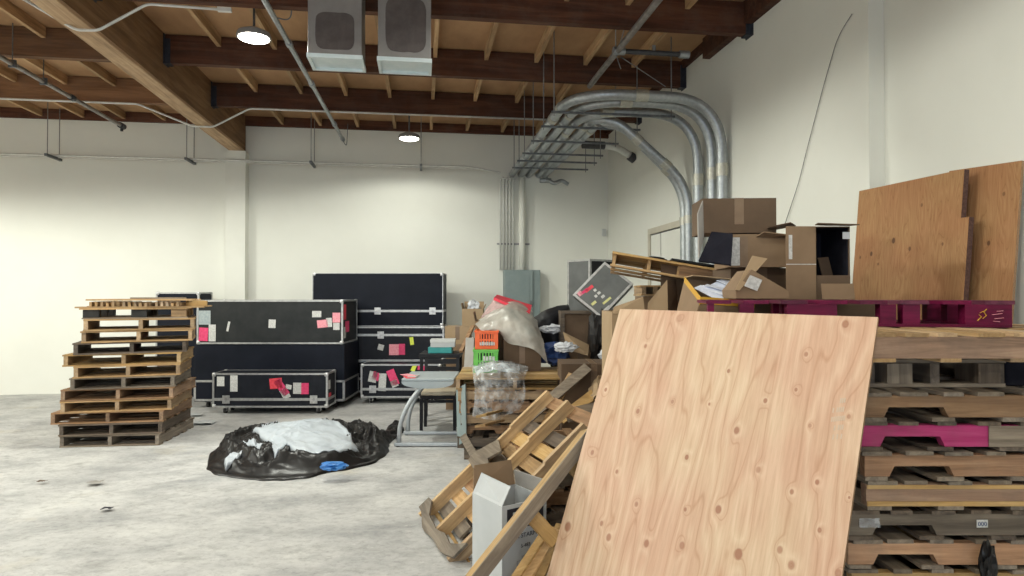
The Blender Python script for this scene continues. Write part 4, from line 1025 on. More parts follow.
obj('edge_trim', bm, 'alu', t)
# tilted lid
c4 = [P(576, 294, 7.0), P(599, 319.5, 6.85), P(633, 283.5, 6.95), P(603.5, 261.5, 7.1)]
ctr = sum(c4, Vector())/4
ux = (c4[2]-c4[1]).normalized(); uy = (c4[0]-c4[1]); uy = (uy-ux*uy.dot(ux)).normalized(); uz = ux.cross(uy)
if uz.dot(Vector((0, 0, EYE))-ctr) < 0: ux, uy = uy, ux; uz = ux.cross(uy)
wx = ((c4[2]-c4[1]).length+(c4[3]-c4[0]).length)/2; wy = ((c4[0]-c4[1]).length+(c4[3]-c4[2]).length)/2
if abs((c4[2]-c4[1]).normalized().dot(ux)) < .7: wx, wy = wy, wx
mt_ = Matrix(((ux.x, uy.x, uz.x, ctr.x), (ux.y, uy.y, uz.y, ctr.y), (ux.z, uy.z, uz.z, ctr.z), (0, 0, 0, 1)))
t = thing('case_lid', 'grey flight case lid tilted on its corner, covered in small stickers', 'lid', mtx=mt_)
bm = NB(); bx(bm, -wx/2, wx/2, -wy/2, wy/2, -.09, 0, bev=.003); obj('lid_panel', bm, 'greyface', t)
bm = NB(); e = .022
bx(bm, -wx/2-.003, wx/2+.003, -wy/2-.003, -wy/2+e, -.012, .004); bx(bm, -wx/2-.003, wx/2+.003, wy/2-e, wy/2+.003, -.012, .004); bx(bm, -wx/2-.003, -wx/2+e, -wy/2+e, wy/2-e, -.012, .004); bx(bm, wx/2-e, wx/2+.003, -wy/2+e, wy/2-e, -.012, .004)
bx(bm, -wx/2-.003, wx/2+.003, -wy/2-.003, -wy/2+.02, -.093, -.08); bx(bm, wx/2-.02, wx/2+.003, -wy/2, wy/2, -.093, -.08); obj('edge_trim', bm, 'alu', t)
inv = mt_.inverted()
for (px_, py_, a_, b_, m_) in ((584, 291, .10, .03, 'pinklab'), (589, 288, .11, .035, 'redlab'), (595, 290, .03, .03, 'whitelab'), (599, 293.5, .035, .03, 'whitelab'), (596, 297, .03, .03, 'whitelab'), (603, 298, .04, .03, 'whitelab'), (594, 305, .06, .03, 'paleyellow'), (607, 303, .11, .025, 'paleyellow'), (606, 313, .11, .03, 'whitelab'), (580, 293, .05, .05, 'roselab')):
    q = inv @ P(px_, py_, 6.98); d_ = inv.to_3x3() @ (P(px_+10, py_-9, 6.98)-P(px_, py_, 6.98)); an = math.atan2(d_.y, d_.x)
    bm = NB(); bx(bm, -a_/2, a_/2, -b_/2, b_/2, .0002, .0016, Matrix.Translation((q.x, q.y, 0)) @ Matrix.Rotation(an, 4, 'Z')); o = obj('sticker', bm, m_, t); o['label'] = {'pinklab': 'pink', 'redlab': 'red', 'roselab': 'rose', 'whitelab': 'white', 'paleyellow': 'pale yellow'}[m_]+' paper sticker'
# cartons of the heap
dH = 7.35
zH = [0, .72, EYE-(345-296)/FOC*dH, EYE-(311-296)/FOC*dH]
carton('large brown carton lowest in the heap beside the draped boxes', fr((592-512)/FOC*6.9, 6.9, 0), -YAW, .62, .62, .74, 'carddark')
carton('brown carton under the dark framed one in the heap', fr((578-512)/FOC*dH, dH-.25, .742), -YAW, .30, .45, zH[2]-.743, 'card')
t = thing('cardboard_box', 'dark brown box with a recessed panel, in the heap below the tilted lid', 'box', fr((576-512)/FOC*dH, dH-.1, zH[2]+.001), (0, 0, -YAW))
hh = zH[3]-zH[2]; w = 32/FOC*dH
bm = NB(); bx(bm, -w/2+.01, w/2-.01, .03, .35, .01, hh-.01); obj('box_body', bm, 'carddark', t)
bm = NB(); e = .045
bx(bm, -w/2, w/2, 0, .36, hh-.03, hh); bx(bm, -w/2, w/2, 0, .36, 0, .02); bx(bm, -w/2, -w/2+e, 0, .36, .02, hh-.03); bx(bm, w/2-.015, w/2, 0, .36, .02, hh-.03); obj('frame', bm, M['drkx'], t)
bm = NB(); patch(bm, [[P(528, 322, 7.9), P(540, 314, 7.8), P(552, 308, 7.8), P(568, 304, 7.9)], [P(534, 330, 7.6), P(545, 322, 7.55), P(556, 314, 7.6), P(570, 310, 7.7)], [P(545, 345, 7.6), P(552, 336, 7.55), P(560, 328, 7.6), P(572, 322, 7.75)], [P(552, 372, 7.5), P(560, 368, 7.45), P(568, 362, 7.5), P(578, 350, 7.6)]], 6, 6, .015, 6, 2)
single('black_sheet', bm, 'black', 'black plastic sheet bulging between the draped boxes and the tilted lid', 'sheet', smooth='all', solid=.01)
bm = NB(); slab(bm, [P(563, 332, 7.05), P(567, 350, 6.95), P(588, 356, 6.9), P(589, 345, 7.05)], .008); single('cardboard_flap', bm, 'cardlight', 'loose tan cardboard flap lying against the dark brown box', 'cardboard')
crumple('paper_wad', 'crumpled white paper lying on the loose cardboard flap', 'paper', P(566, 353, 6.85), .085, 'paper', 5, (1.5, .7, .7))
crumple('paper_wad', 'crumpled pale paper left of the dark brown box', 'paper', P(551, 334, 7.3), .09, 'paper', 8, (1.5, .8, .6))
crumple('plastic_bag', 'crumpled blue plastic bag beside the draped boxes', 'bag', P(553, 366, 7.0), .13, 'navy', 2, (1.4, .9, 1.0))
crumple('plastic_bag', 'bright blue plastic bag stuffed under the loose flap', 'bag', P(549, 352, 7.1), .06, 'blue', 11, (1.4, .9, .8))
crumple('plastic_bag', 'black bag stuffed right of the dark brown box', 'bag', P(600, 372, 7.0), .24, 'tarp', 4, (.55, .8, 1.55))
crumple('paper_wad', 'white paper on the black bag left of the big plywood sheet', 'paper', P(605, 366, 6.7), .075, 'paper', 6, (1.0, .7, 1.1))
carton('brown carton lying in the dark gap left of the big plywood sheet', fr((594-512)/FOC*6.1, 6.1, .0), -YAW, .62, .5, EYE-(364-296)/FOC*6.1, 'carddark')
bm = NB(); patch(bm, [[P(586, 396, 6.0), P(596, 378, 6.05), P(602, 374, 6.1), P(608, 377, 6.1)], [P(588, 398, 5.95), P(598, 386, 5.95), P(605, 384, 6.0), P(609, 388, 6.0)], [P(590, 402, 5.9), P(597, 396, 5.9), P(604, 396, 5.9), P(608, 398, 5.9)]], 5, 5, .03, 9, 3, True); single('torn_cardboard', bm, 'cardlight', 'torn pale cardboard left of the big plywood sheet', 'cardboard', smooth=True, solid=.006)

# ------------------------------------------------------------------ leaning broken pallet on the floor
def frame_mtx(o, x, y):
    x = x.normalized(); y = (y-x*y.dot(x)).normalized(); z = x.cross(y)
    return Matrix(((x.x, y.x, z.x, o.x), (x.y, y.y, z.y, o.y), (x.z, y.z, z.z, o.z), (0, 0, 0, 1)))
BL, BR = Vector((-.05, 4.785, 0)), Vector((.14, 3.875, 0))
e_ = (BR-BL).normalized(); hz = Vector((-e_.y, e_.x, 0)); 
up_ = hz*math.cos(R(40)) + Vector((0, 0, 1))*math.sin(R(40))
# local x up the slope, y toward the far edge, z out of the visible face
mt_ = frame_mtx(BL+up_*.02+Vector((0, 0, .01)), up_, -e_)
nz = mt_.to_3x3() @ Vector((0, 0, 1))
t = thing('wooden_pallet', 'broken wooden pallet leaning on edge with its underside showing', 'pallet', mtx=mt_)
Lp, Wp = 1.32, .93
for k, y in enumerate((-.03, -.44, -.88)):
    bm = NB(); x1 = [1.32, 1.30, 1.18][k]
    z0, z1 = -.095, -.012
    prof = [(0, z1), (0, z0), (x1, z0), (x1, z1), (x1*.70, z1), (x1*.69, z1-.012), (x1*.42, z1-.014), (x1*.40, z1)]
    prism(bm, [(x, y-.02, z) for x, z in prof], (0, .04, 0)); obj('stringer', bm, M['yelx'] if k < 2 else M['tanx'], t)
rnd = random.Random(9)
for k in range(11):
    x = .05+k*.122
    if k == 9: continue
    y0_, y1_ = {1: (-.60, 0), 4: (-Wp, -.42)}.get(k, (-Wp, 0))
    bm = NB(); bx(bm, x-.051, x+.051, y0_-rnd.uniform(0, .02), y1_+rnd.uniform(0, .02), -.112, -.0955, Matrix.Translation((x, -.45, 0)) @ Matrix.Rotation(rnd.uniform(-.03, .03), 4, 'Z') @ Matrix.Translation((-x, .45, 0)))
    obj('deck_board', bm, M[['yely', 'gryy', 'tany', 'brny', 'yely', 'gryy', 'tany', 'yely', 'drky', 'tany', 'brny'][k]], t)
bm = NB()
pts = []
for k in range(13):
    y = .03-.98*k/12; pts.append((.03+.012*math.sin(k*1.1)-.05*math.sin(PI*k/12), y, -.0115))
pts2 = [(x+.10+.012*math.sin(k*1.7)-.03*math.sin(PI*k/12), y, z) for k, (x, y, z) in enumerate(pts)][::-1]
prism(bm, pts+pts2, (0, 0, .017)); obj('bottom_board', bm, M['gryy'], t)
bm = NB(); prism(bm, [(.52, .03, -.0115), (.60, .05, -.0115), (.78, -.10, -.0115), (.72, -.30, -.0115), (.62, -.22, -.0115), (.57, -.40, -.0115), (.50, -.16, -.0115)], (0, 0, .017)); o = obj('bottom_board', bm, M['gryy'], t); o['label'] = 'snapped grey board'
# second broken pallet propped just behind plywood: its long grey edge plank in front of the white carton
a0 = P(473, 578, 2.85); a1 = P(588, 432, 3.33); dirn = (a1-a0).normalized()
a0 = a0 - dirn*(a0.z-.03)/dirn.z
side = (P(560, 540, 3.12)-P(528, 512, 3.1)).normalized()
mt_ = frame_mtx(a0, dirn, side)
t = thing('wooden_pallet', 'broken pallet with a long grey edge plank, in front of the white carton', 'pallet', mtx=mt_)
Ln = (a1-a0).length
bm = NB(); bx(bm, 0, Ln, -.02, .022, -.045, .05, bev=.003); obj('stringer', bm, M['yelx'], t)
bm = NB(); bx(bm, .02, Ln-.01, -.026, .03, -.061, -.0455); o = obj('edge_plank', bm, M['gryx'], t); o['label'] = 'weathered grey top plank'
q = mt_.inverted() @ P(532, 517, 3.05)
for x_, l_ in ((q.x, .20), (q.x+.33, .14)):
    bm = NB(); bx(bm, x_-.035, x_+.035, .023, l_, -.02, -.002); obj('deck_board', bm, M['yely'], t)
# splintered slats by the plywood's foot
for k, (a, b_, w_) in enumerate(((P(514, 580, 2.98), P(545, 533, 3.12), .04), (P(525, 580, 2.98), P(556, 529, 3.14), .05), (P(537, 580, 3.0), P(562, 525, 3.2), .06))):
    dr = (b_-a).normalized(); a = a-dr*(a.z-.03)/dr.z
    bm = NB(); bar(bm, a, b_, w_, .016, Vector((-.6, -.7, .4))); single('broken_slat', bm, M['yelx'] if k != 1 else M['tanx'], ['splintered slat nearest the white carton, at the foot of the plywood', 'middle splintered slat left of the plywood foot', 'splintered slat touching the left edge of the plywood'][k], 'slat', 'splintered slats')
# white carton
cc = P(502, 507, 3.2); hC = cc.z
pl = P(477.7, 496, 3.45)
ax = fr(1, 0, 0)
phi = math.atan2((P(545, 503, 3.35)-cc).y, (P(545, 503, 3.35)-cc).x)
mt_ = Matrix.Translation((cc.x, cc.y, 0)) @ Matrix.Rotation(phi, 4, 'Z')
t = thing('cardboard_box', 'white printed carton with open flaps, standing behind the grey edge plank', 'box', mtx=mt_)
w, d = .275, .285
bm = NB(); th = .006
bx(bm, 0, w, 0, th, 0, hC); bx(bm, 0, w, d-th, d, 0, hC); bx(bm, 0, th, th, d-th, 0, hC); bx(bm, w-th, w, th, d-th, 0, hC); bx(bm, th, w-th, th, d-th, 0, th); obj('box_body', bm, 'cartwhite', t)
inv = mt_.inverted()
fl = inv @ P(489.5, 478, 3.42)
bm = NB(); slab(bm, [(0, .004, hC), (0, d-.004, hC), (.05, d-.01, hC+.10), (.085, .05, hC+.075)], .005); obj('flap', bm, 'cartwhite', t)
bm = NB(); slab(bm, [(.004, d, hC), (w-.004, d, hC), (w+.01, d+.06, hC+.12), (.05, d+.07, hC+.12)], .005); o = obj('flap', bm, 'card', t); o['label'] = 'tan inside of the rear flap'
bm = NB(); slab(bm, [(w, .004, hC), (w, d-.004, hC), (w-.02, d-.02, hC+.085), (w-.01, .02, hC+.09)], .005); o = obj('flap', bm, 'cartgrey', t); o['label'] = 'grey inside of the right flap'
bm = NB(); bx(bm, .03, w-.02, -.0015, 0, hC-.125, hC-.02); o = obj('printed_block', bm, 'ink', t); o['label'] = 'black printed block'
bm = NB(); bx(bm, .065, .15, -.0025, -.0015, hC-.06, hC-.04); bx(bm, .10, .12, -.0025, -.0015, hC-.10, hC-.04); o = obj('logo', bm, 'whitelab', t)
def text(s, size, mtx, mat, parent, name='lettering'):
    cu = bpy.data.curves.new('txt', 'FONT'); cu.body = s; cu.size = size; cu.extrude = .0004; cu.align_x = 'CENTER'
    to = bpy.data.objects.new('txt', cu); C.objects.link(to)
    dg = bpy.context.evaluated_depsgraph_get(); me = bpy.data.meshes.new_from_object(to.evaluated_get(dg))
    bpy.data.objects.remove(to); me.transform(mtx)
    me.materials.clear(); me.materials.append(M[mat]); o = bpy.data.objects.new(name, me); C.objects.link(o); o.parent = parent
    return o
RX90 = Matrix.Rotation(R(90), 4, 'X')
text('CA STARMET', .032, Matrix.Translation((w*.56, -.0016, hC-.175)) @ RX90, 'ink', t)
text('S-483', .026, Matrix.Translation((w*.52, -.0016, hC-.225)) @ RX90, 'ink', t)
bm = NB()
for (x0, x1, z0, z1) in ((.09, .20, hC-.29, hC-.287), (.09, .20, hC-.36, hC-.357), (.09, .093, hC-.36, hC-.287), (.197, .20, hC-.36, hC-.287), (.12, .23, hC-.27, hC-.267), (.227, .23, hC-.34, hC-.267), (.12, .123, hC-.29, hC-.267), (.14, .143, hC-.36, hC-.287), (.09, .2, hC-.325, hC-.322)): bx(bm, x0, x1, -.0012, 0, z0, z1)
o = obj('printed_drawing', bm, 'inkgrey', t)
# wood scraps lying in the heap between the two pallets
scr = [((481, 416, 5.45), (499, 411, 6.2), .09, 'yelx', 'short pale board end lying above the broken pallet'), ((480, 426, 5.45), (500, 421, 6.2), .09, 'tanx', 'second pale board end just below the first, above the broken pallet'),
       ((463, 436, 5.3), (480, 466, 4.85), .06, 'gryx', 'grey splintered board at the upper left of the broken pallet'), ((505, 438, 5.75), (588, 367, 6.05), .10, 'gryx', 'wide grey board sticking up right of the clear film'),
       ((545, 425, 5.85), (572, 374, 6.05), .07, 'tanx', 'short tan board end beside the wide grey board'), ((560, 420, 5.8), (602, 388, 6.0), .10, 'yelx', 'pale splintered chunk left of the big plywood sheet'), ((566, 416, 5.0), (603, 408, 5.1), .12, 'gryx', 'flat grey board behind the broken pallet')]
for (a, b_, w_, m_, lb) in scr:
    bm = NB(); bar(bm, P(*a), P(*b_), w_, .02, Vector((-.35, -.75, .55))); single('loose_board', bm, M[m_], lb, 'board', 'loose boards in the heap')
bm = NB(); bx(bm, 0, 0.8, 0, .5, 0, .5)
bm.free()
pallet('dark pallet lying flat under the broken pallet in the heap', 'pallets in the heap', fr(.36, 4.95, 0), -YAW+.3, 1.1, .9, .12, 7, 'drk', seed=91)
pallet('dark pallet lying on the flat one under the broken pallet', 'pallets in the heap', fr(.42, 5.0, .121), -YAW+.1, 1.1, .9, .12, 7, 'brn', seed=92)
pallet('grey pallet third up under the broken pallet in the heap', 'pallets in the heap', fr(.48, 5.05, .242), -YAW+.2, 1.1, .9, .12, 7, 'gry', seed=93)
pallet('brown pallet fourth up under the broken pallet in the heap', 'pallets in the heap', fr(.50, 5.05, .363), -YAW+.1, 1.0, .85, .12, 7, 'brn', seed=94)

# ------------------------------------------------------------------ right-hand stack of pallets
dR = 2.55
Hs = .1155
rz = -YAW
levels = [  # from the floor up: left pixel, deck shift, stringer, front stringer, deck, name
 (850, 'brn', None, 'gry'), (852, 'gry', None, 'gry'), (855, 'brn', None, 'drk'), (850, 'yel', None, 'gry'), (848, 'red', None, 'gry'), (845, 'gry', None, 'drk'),
 (865, 'red', None, 'gry'), (862, 'red', None, 'gry'), (856, 'gry', 'pink', 'drk'), (858, 'brn', None, 'gry')]
lbl = ['brown pallet lowest in the tall stack at the right', 'grey pallet second from the floor in the tall stack at the right', 
       'brown pallet third from the floor in the tall stack at the right', 'knotty light brown pallet two below the white-tagged one, right stack', 'light brown pallet with swirling grain under the white-tagged pallet', 'grey pallet with a small white tag in the right stack',
       'brown and cream pallet directly above the white-tagged one in the right stack', 'brown notched pallet under the pink one in the right stack', 'pallet with a pink painted front plank in the right stack', 'grey brown pallet directly above the pink-fronted one']
zb0 = 1.454-Hs*12.0-.005
zl = 0.0
RS = []
for i, (pxl, ms, mf, mdk) in enumerate(levels):
    hgt = Hs if i else Hs+zb0
    xa = (pxl-512)/FOC*dR
    t = pallet(lbl[i], 'pallets of the tall right stack', fr(xa+.61, dR+.5, zl), rz+R([0, .6, .4, 0, -.3, .3, 0, .5, -.4, .2][i]), 1.22, 1.0, hgt, 8, ms, mdk, seed=120+i, notch=(i != 6), ms_front=mf)
    RS.append(t); zl += hgt+.0003
# cream stripes, tag, wrap on their fronts
w_ = 1.22
bm = NB(); bx(bm, -w_/2+.001, w_/2-.001, -.5055, -.5012, .016, .034); bx(bm, -w_/2+.001, w_/2-.001, -.5055, -.5012, .083, .0985); o = obj('cream_band', bm, M['yelx'], RS[6]); o['label'] = 'cream sapwood band'
xs_ = (979-512)/FOC*dR-((845-512)/FOC*dR+.61)
bm = NB(); bx(bm, xs_-.022, xs_+.022, -.503, -.5015, .048, .078); o = obj('tag', bm, 'whitelab', RS[5]); o['label'] = 'small white number tag'
text('000', .024, Matrix.Translation((xs_, -.5035, .054)) @ RX90, 'navy', RS[5], 'tag_number')
xs_ = (866-512)/FOC*dR-((845-512)/FOC*dR+.61)
bm = NB(); patch(bm, [[(xs_-.04+.027*i, -.506, .05+.012*j) for i in range(4)] for j in range(4)], 5, 5, .006, 40, 2); o = obj('film_scrap', bm, M['clear'], RS[5], smooth='all', solid=.001); o['label'] = 'scrap of shiny clear film'
xs_ = (988-512)/FOC*dR-((856-512)/FOC*dR+.61)
bm = NB(); bx(bm, xs_, w_/2-.001, -.5045, -.5012, .017, .099); o = obj('grey_plank', bm, M['gryx'], RS[8]); o['label'] = 'bare grey end plank'
# pallet standing end-on under the top one
t = pallet('narrow pallet seen end on, just below the topmost light brown pallet', 'pallets of the tall right stack', fr((868-512)/FOC*2.68+.275+.0, 2.68+.5, zl), rz+PI/2, 1.0, .58, Hs, 7, 'drk', 'gry', seed=150, notch=False)
for a_, b_ in ((870, 884), (886, 911), (977, 999)):
    yc0, yc1 = ((868-512)/FOC*2.68+.275)-(a_-512)/FOC*2.68, ((868-512)/FOC*2.68+.275)-(b_-512)/FOC*2.68
    bm = NB(); bx(bm, -.505 if a_ > 880 else -.42, -.36, min(yc0, yc1), max(yc0, yc1), .0165, Hs-.0165); obj('block', bm, M['grys'] if 'grys' in M else M['gryz'] if a_ < 950 else M['drkz'], t)
crn = fr(1.2, 0, 0)
xw = (1000-512)/FOC*2.68
bm = NB(); bx(bm, -.14, .14, 0, .6, 0, Hs-.003, bev=.01); o = tag(obj('gap_block', bm, 'dark_inside'), 'dark blue grey block filling the gap beside the end-on pallet', 'block'); o.location = fr(xw+.19, 2.72, zl+.0005); o.rotation_euler = (0, 0, -YAW)  # dark block added to fill the gap beside the end-on pallet
zl += Hs+.0005
ztop = 1.454
tp = pallet('topmost light brown pallet of the tall stack, under the magenta pallet', 'pallets of the tall right stack', fr((868-512)/FOC*dR+.61, dR+.5, zl), rz, 1.22, 1.0, ztop-zl, 9, 'red', 'tan', seed=160, notch=False)
# magenta pallet laid across
mL, mR = fr((708-512)/FOC*3.22, 3.22, 0), fr((1012-512)/FOC*2.95, 2.95, 0)
dx_ = (mR-mL); lenM = dx_.length; rzM = math.atan2(dx_.y, dx_.x); ndir = Vector((-dx_.y, dx_.x, 0)).normalized()
DM = .56
cM = (mL+mR)/2 + ndir*(DM/2); cM.z = ztop+.001
hM = .124
t = thing('painted_pallet', 'magenta painted pallet lying across the top of the right stack', 'pallet', cM, (0, 0, rzM))
mi = t.matrix_basis.inverted()
def mx_(px_):
    a = PW(px_, 300, Z=1.5799); # along the front edge
    u = (px_-512)/FOC; e0, e1 = mL, mR
    r_ = Vector((u*cY+sY, cY-u*sY, 0)); dd_ = e1-e0
    k_ = (e0.x*r_.y-e0.y*r_.x)/(dd_.y*r_.x-dd_.x*r_.y)
    return (k_-.5)*lenM
for k, y in enumerate((-DM/2+.05, .0, DM/2-.05)):
    for a_, b_ in (((708, 714), (740, 754), (787, 837), (880, 896), (903, 920), (965, 1012)) if k == 0 else ((787, 837), (965, 1012))):
        bm = NB(); bx(bm, mx_(a_)+(.02 if k else 0), mx_(b_)-(.02 if k and b_-a_ > 20 else 0), y-.05, y+.02, .014, hM-.0182); obj('block', bm, M['magx'], t)
    bm = NB(); bx(bm, -lenM/2, lenM/2, y-.05, y+.05, 0, .0138); obj('bottom_board', bm, M['magx'], t)
bm = NB(); rnd = random.Random(3)
for k in range(8):
    x = -lenM/2+.05+(lenM-.1)*k/7; bx(bm, x-.06, x+.06, -DM/2-.004, DM/2+.004, hM-.018, hM)
obj('top_deck', bm, M['magy'], t)
def onM(px_, py_): 
    q = mi @ P(px_, py_, 2.97); return q
q = onM(983, 316)
bm = NB()
for (dx0, dz0, dx1, dz1) in ((-.022, -.022, -.006, -.004), (-.006, -.004, -.016, .006), (.0, -.012, .014, .002), (.014, .002, .002, .022), (.002, .022, -.012, .014), (.004, .02, .016, .032)):
    bar(bm, (q.x+dx0, -DM/2-.0025, q.z+dz0), (q.x+dx1, -DM/2-.0025, q.z+dz1), .002, .007, Vector((0, -1, 0)))
o = obj('chalk_mark', bm, 'yeltape', t); o['label'] = 'yellow chalk marking'
q = onM(998, 316)
bm = NB()
for (dx0, dz0, dx1, dz1) in ((-.03, .006, .01, .012), (-.02, -.012, .016, -.008), (-.01, .022, .014, .024), (-.025, -.024, .0, -.026)):
    bar(bm, (q.x+dx0, -DM/2-.0025, q.z+dz0), (q.x+dx1, -DM/2-.0025, q.z+dz1), .002, .012, Vector((0, -1, 0)))
o = obj('chalk_mark', bm, M['roselab'], t); o['label'] = 'pale smudged chalk marking'
crumple('plastic_bag', 'scrap of black plastic hanging at the foot of the right stack', 'bag', P(988, 600, 2.49), .09, 'tarp', 7, (.35, .3, 1.2))

# ------------------------------------------------------------------ big plywood sheet in front
V = Vector((.339, .250, .907)).normalized()
TL, TR = Vector((1.032, 3.284, 1.532)), Vector((1.781, 2.321, 1.517))
xd = (TR-TL).normalized(); V = (V-xd*V.dot(xd)).normalized()
BLp = TL - V*(TL.z/V.z)
wB = (TR-TL).length; hB = (TL.z)/V.z
nrm = xd.cross(V)
if nrm.dot(Vector((0, 0, 1.6))-TL) < 0: nrm = -nrm
kp = []
for (zx, zy, r_, s_) in ((58, 473, 9, .8), (143, 495, 7, .75), (222, 508, 7, .8), (296, 512, 7, .75), (414, 530, 10, .85), (372, 437, 8, .85), (500, 521, 7, .6), (524, 553, 8, .6), (583, 480, 5, .7), (622, 570, 8, .6), (637, 50, 8, .7), (470, 210, 5, .8), (410, 272, 7, .75), (393, 148, 4, .8), (555, 113, 5, .7), (534, 187, 4, .8), (204, 232, 5, .8), (276, 212, 4, .7), (137, 187, 4, .8), (109, 318, 5, .8), (306, 328, 5, .85), (160, 358, 4, .7), (455, 354, 6, .5), (525, 400, 5, .7), (578, 380, 5, .8), (303, 437, 4, .85), (201, 426, 5, .7), (128, 466, 5, .7), (353, 217, 3, .7), (645, 412, 3, .8), (563, 262, 4, .6), (220, 96, 4, .7), (290, 38, 8, .3), (644, 243, 4, .6)):
    px_, py_ = 540+zx/2.0861, 300+zy/2.0861
    u = (px_-512)/FOC; v = (288-py_)/FOC; fw = cP-sP*v; up = sP+cP*v
    ry = Vector((u*cY+fw*sY, fw*cY-u*sY, up)); o_ = Vector((0, 0, EYE))
    tt = (TL-o_).dot(nrm)/ry.dot(nrm); q = o_+ry*tt-BLp
    kp.append((q.dot(xd), q.dot(V), r_/2.0861/FOC*tt, s_))
M['plyfront'] = plywood('fresh_plywood', (0.62, 0.47, 0.345), (0.56, 0.395, 0.28), (0.47, 0.30, 0.195), kp, 1.05, 1.1, 0.5, (0.27, 0.11, 0.06))
t = thing('plywood_sheet', 'large pale plywood sheet leaning in front of the pallet stack', 'plywood', mtx=frame_mtx(BLp, xd, V))
zs = 1 if (xd.cross(V)).dot(nrm) > 0 else -1
bm = NB(); bx(bm, 0, wB, 0.012, hB, -.0005*zs, -.003*zs); obj('face_veneer', bm, 'plyfront', t)
bm = NB(); bx(bm, 0, wB, .012, hB, -.0031*zs, -.016*zs); obj('core', bm, 'plyedge', t)
# faint lumber stamp
M['stamp'] = noisy('faint_stamp', (0.46, 0.36, 0.27), (0.52, 0.40, 0.30), 20, 2, 0.6)
u = (828-512)/FOC; v = (288-440)/FOC; fw = cP-sP*v; up = sP+cP*v
ry = Vector((u*cY+fw*sY, fw*cY-u*sY, up)); o_ = Vector((0, 0, EYE)); q = o_+ry*((TL-o_).dot(nrm)/ry.dot(nrm))-BLp; gx, gy = q.dot(xd), q.dot(V)
bm = NB(); rnd = random.Random(2)
for k in range(7):
    for j in range(5):
        if rnd.random() < .6: bx(bm, gx+k*.007, gx+.005+k*.007, gy+j*.036+.002*k, gy+.02+j*.036+.002*k, .0*zs, .0003*zs)
o = obj('grade_stamp', bm, M['stamp'], t)

# ------------------------------------------------------------------ plywood sheets against the right wall
def lean_mtx(yc, xb0, xt, zt_):
    up = Vector((xt-xb0, 0, zt_)).normalized(); return frame_mtx(Vector((xb0, yc, 0)), Vector((0, -1, 0)), up)
q1, q2 = PW(862, 188, X=3.37), PW(972, 172, X=3.40)
q3 = PW(1018, 162, X=3.44)
zt_ = 2.42
mt_ = lean_mtx((q1.y+q2.y)/2, 3.14, 3.35, zt_); iv = mt_.inverted()
t = thing('plywood_sheet', 'weathered plywood sheet with a notched right edge, leaning on the right wall', 'plywood', mtx=mt_, group='plywood on the right wall')
w1 = (q1.y-q2.y)/2
hl = 2.42
# notched outline
bm = NB(); prism(bm, [(-w1, 0, 0), (w1+.06, 0, 0), (w1+.06, hl*.865, 0), (w1, hl*.865, 0), (w1, hl-.02, 0), (-w1, hl, 0)], (0, 0, .003)); obj('face_veneer', bm, 'plyback', t)
bm = NB(); prism(bm, [(-w1, 0, -.034), (w1+.06, 0, -.034), (w1+.06, hl*.865, -.034), (w1, hl*.865, -.034), (w1, hl-.02, -.034), (-w1, hl, -.034)], (0, 0, .0338)); obj('core', bm, 'plyedgedark', t)
mt_ = lean_mtx((q2.y+.25+q3.y)/2, 3.25, 3.47, zt_)
t = thing('plywood_sheet', 'plywood sheet nearest the camera against the right wall, behind the notched one', 'plywood', mtx=mt_, group='plywood on the right wall')
w2 = (q2.y+.25-q3.y)/2
bm = NB(); prism(bm, [(-w2, 0, 0), (w2, 0, 0), (w2, 2.40, 0), (-w2, 2.44, 0)], (0, 0, .003)); obj('face_veneer', bm, 'plyback', t)
bm = NB(); prism(bm, [(-w2, 0, -.016), (w2, 0, -.016), (w2, 2.40, -.016), (-w2, 2.44, -.016)], (0, 0, .0158)); obj('core', bm, 'plyedge', t)

# ------------------------------------------------------------------ boxes piled behind
zMt = ztop+.001+hM   # top of the magenta pallet
# bulk cartons standing on the floor behind the stack
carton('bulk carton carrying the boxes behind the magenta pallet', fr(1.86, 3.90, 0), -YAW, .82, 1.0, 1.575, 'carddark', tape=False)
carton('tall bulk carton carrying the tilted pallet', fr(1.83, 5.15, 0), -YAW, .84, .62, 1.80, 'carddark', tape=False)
# open carton with upright flaps just behind the big plywood
d0 = 4.55
xa, xb = (612-512)/FOC*d0, (668-512)/FOC*d0
t = thing('cardboard_box', 'large open carton with upright tan flaps behind the plywood top edge', 'box', fr((xa+xb)/2, d0, .487), (0, 0, -YAW))
w = xb-xa; hb = EYE-(312-296)/FOC*d0-.487; dp = .52; th = .007
bm = NB(); bx(bm, -w/2, w/2, 0, th, 0, hb); bx(bm, -w/2, w/2, dp-th, dp, 0, hb); bx(bm, -w/2, -w/2+th, th, dp-th, 0, hb); bx(bm, w/2-th, w/2, th, dp-th, 0, hb); bx(bm, -w/2+th, w/2-th, th, dp-th, 0, th); obj('box_body', bm, 'cardlight', t)
iv = t.matrix_basis.inverted()
def lp(*a): return iv @ P(*a)
bm = NB(); slab(bm, [lp(612, 314, d0), lp(645, 314, d0), lp(643, 297, d0+.03), lp(614, 307, d0+.03)], .007); obj('flap', bm, 'cardlight', t)
bm = NB(); slab(bm, [lp(647, 314, d0), lp(668, 314, d0), lp(667, 280, d0+.15), lp(648, 303, d0+.04)], .007); obj('flap', bm, 'cardlight', t)
bm = NB(); slab(bm, [lp(667, 314, d0+.01), lp(667, 280, d0+.16), lp(684, 279, d0+.5), lp(684, 314, d0+.5)], .007); o = obj('flap', bm, 'carddark', t)
bm = NB(); slab(bm, [P(661, 300, 4.86), P(661, 264, 4.88), P(690, 267, 4.9), P(750, 278, 4.92), P(750, 305, 4.88)], .007); single('cardboard_sheet', bm, 'carddark', 'brown cardboard sheet standing below the tilted pallet', 'cardboard')
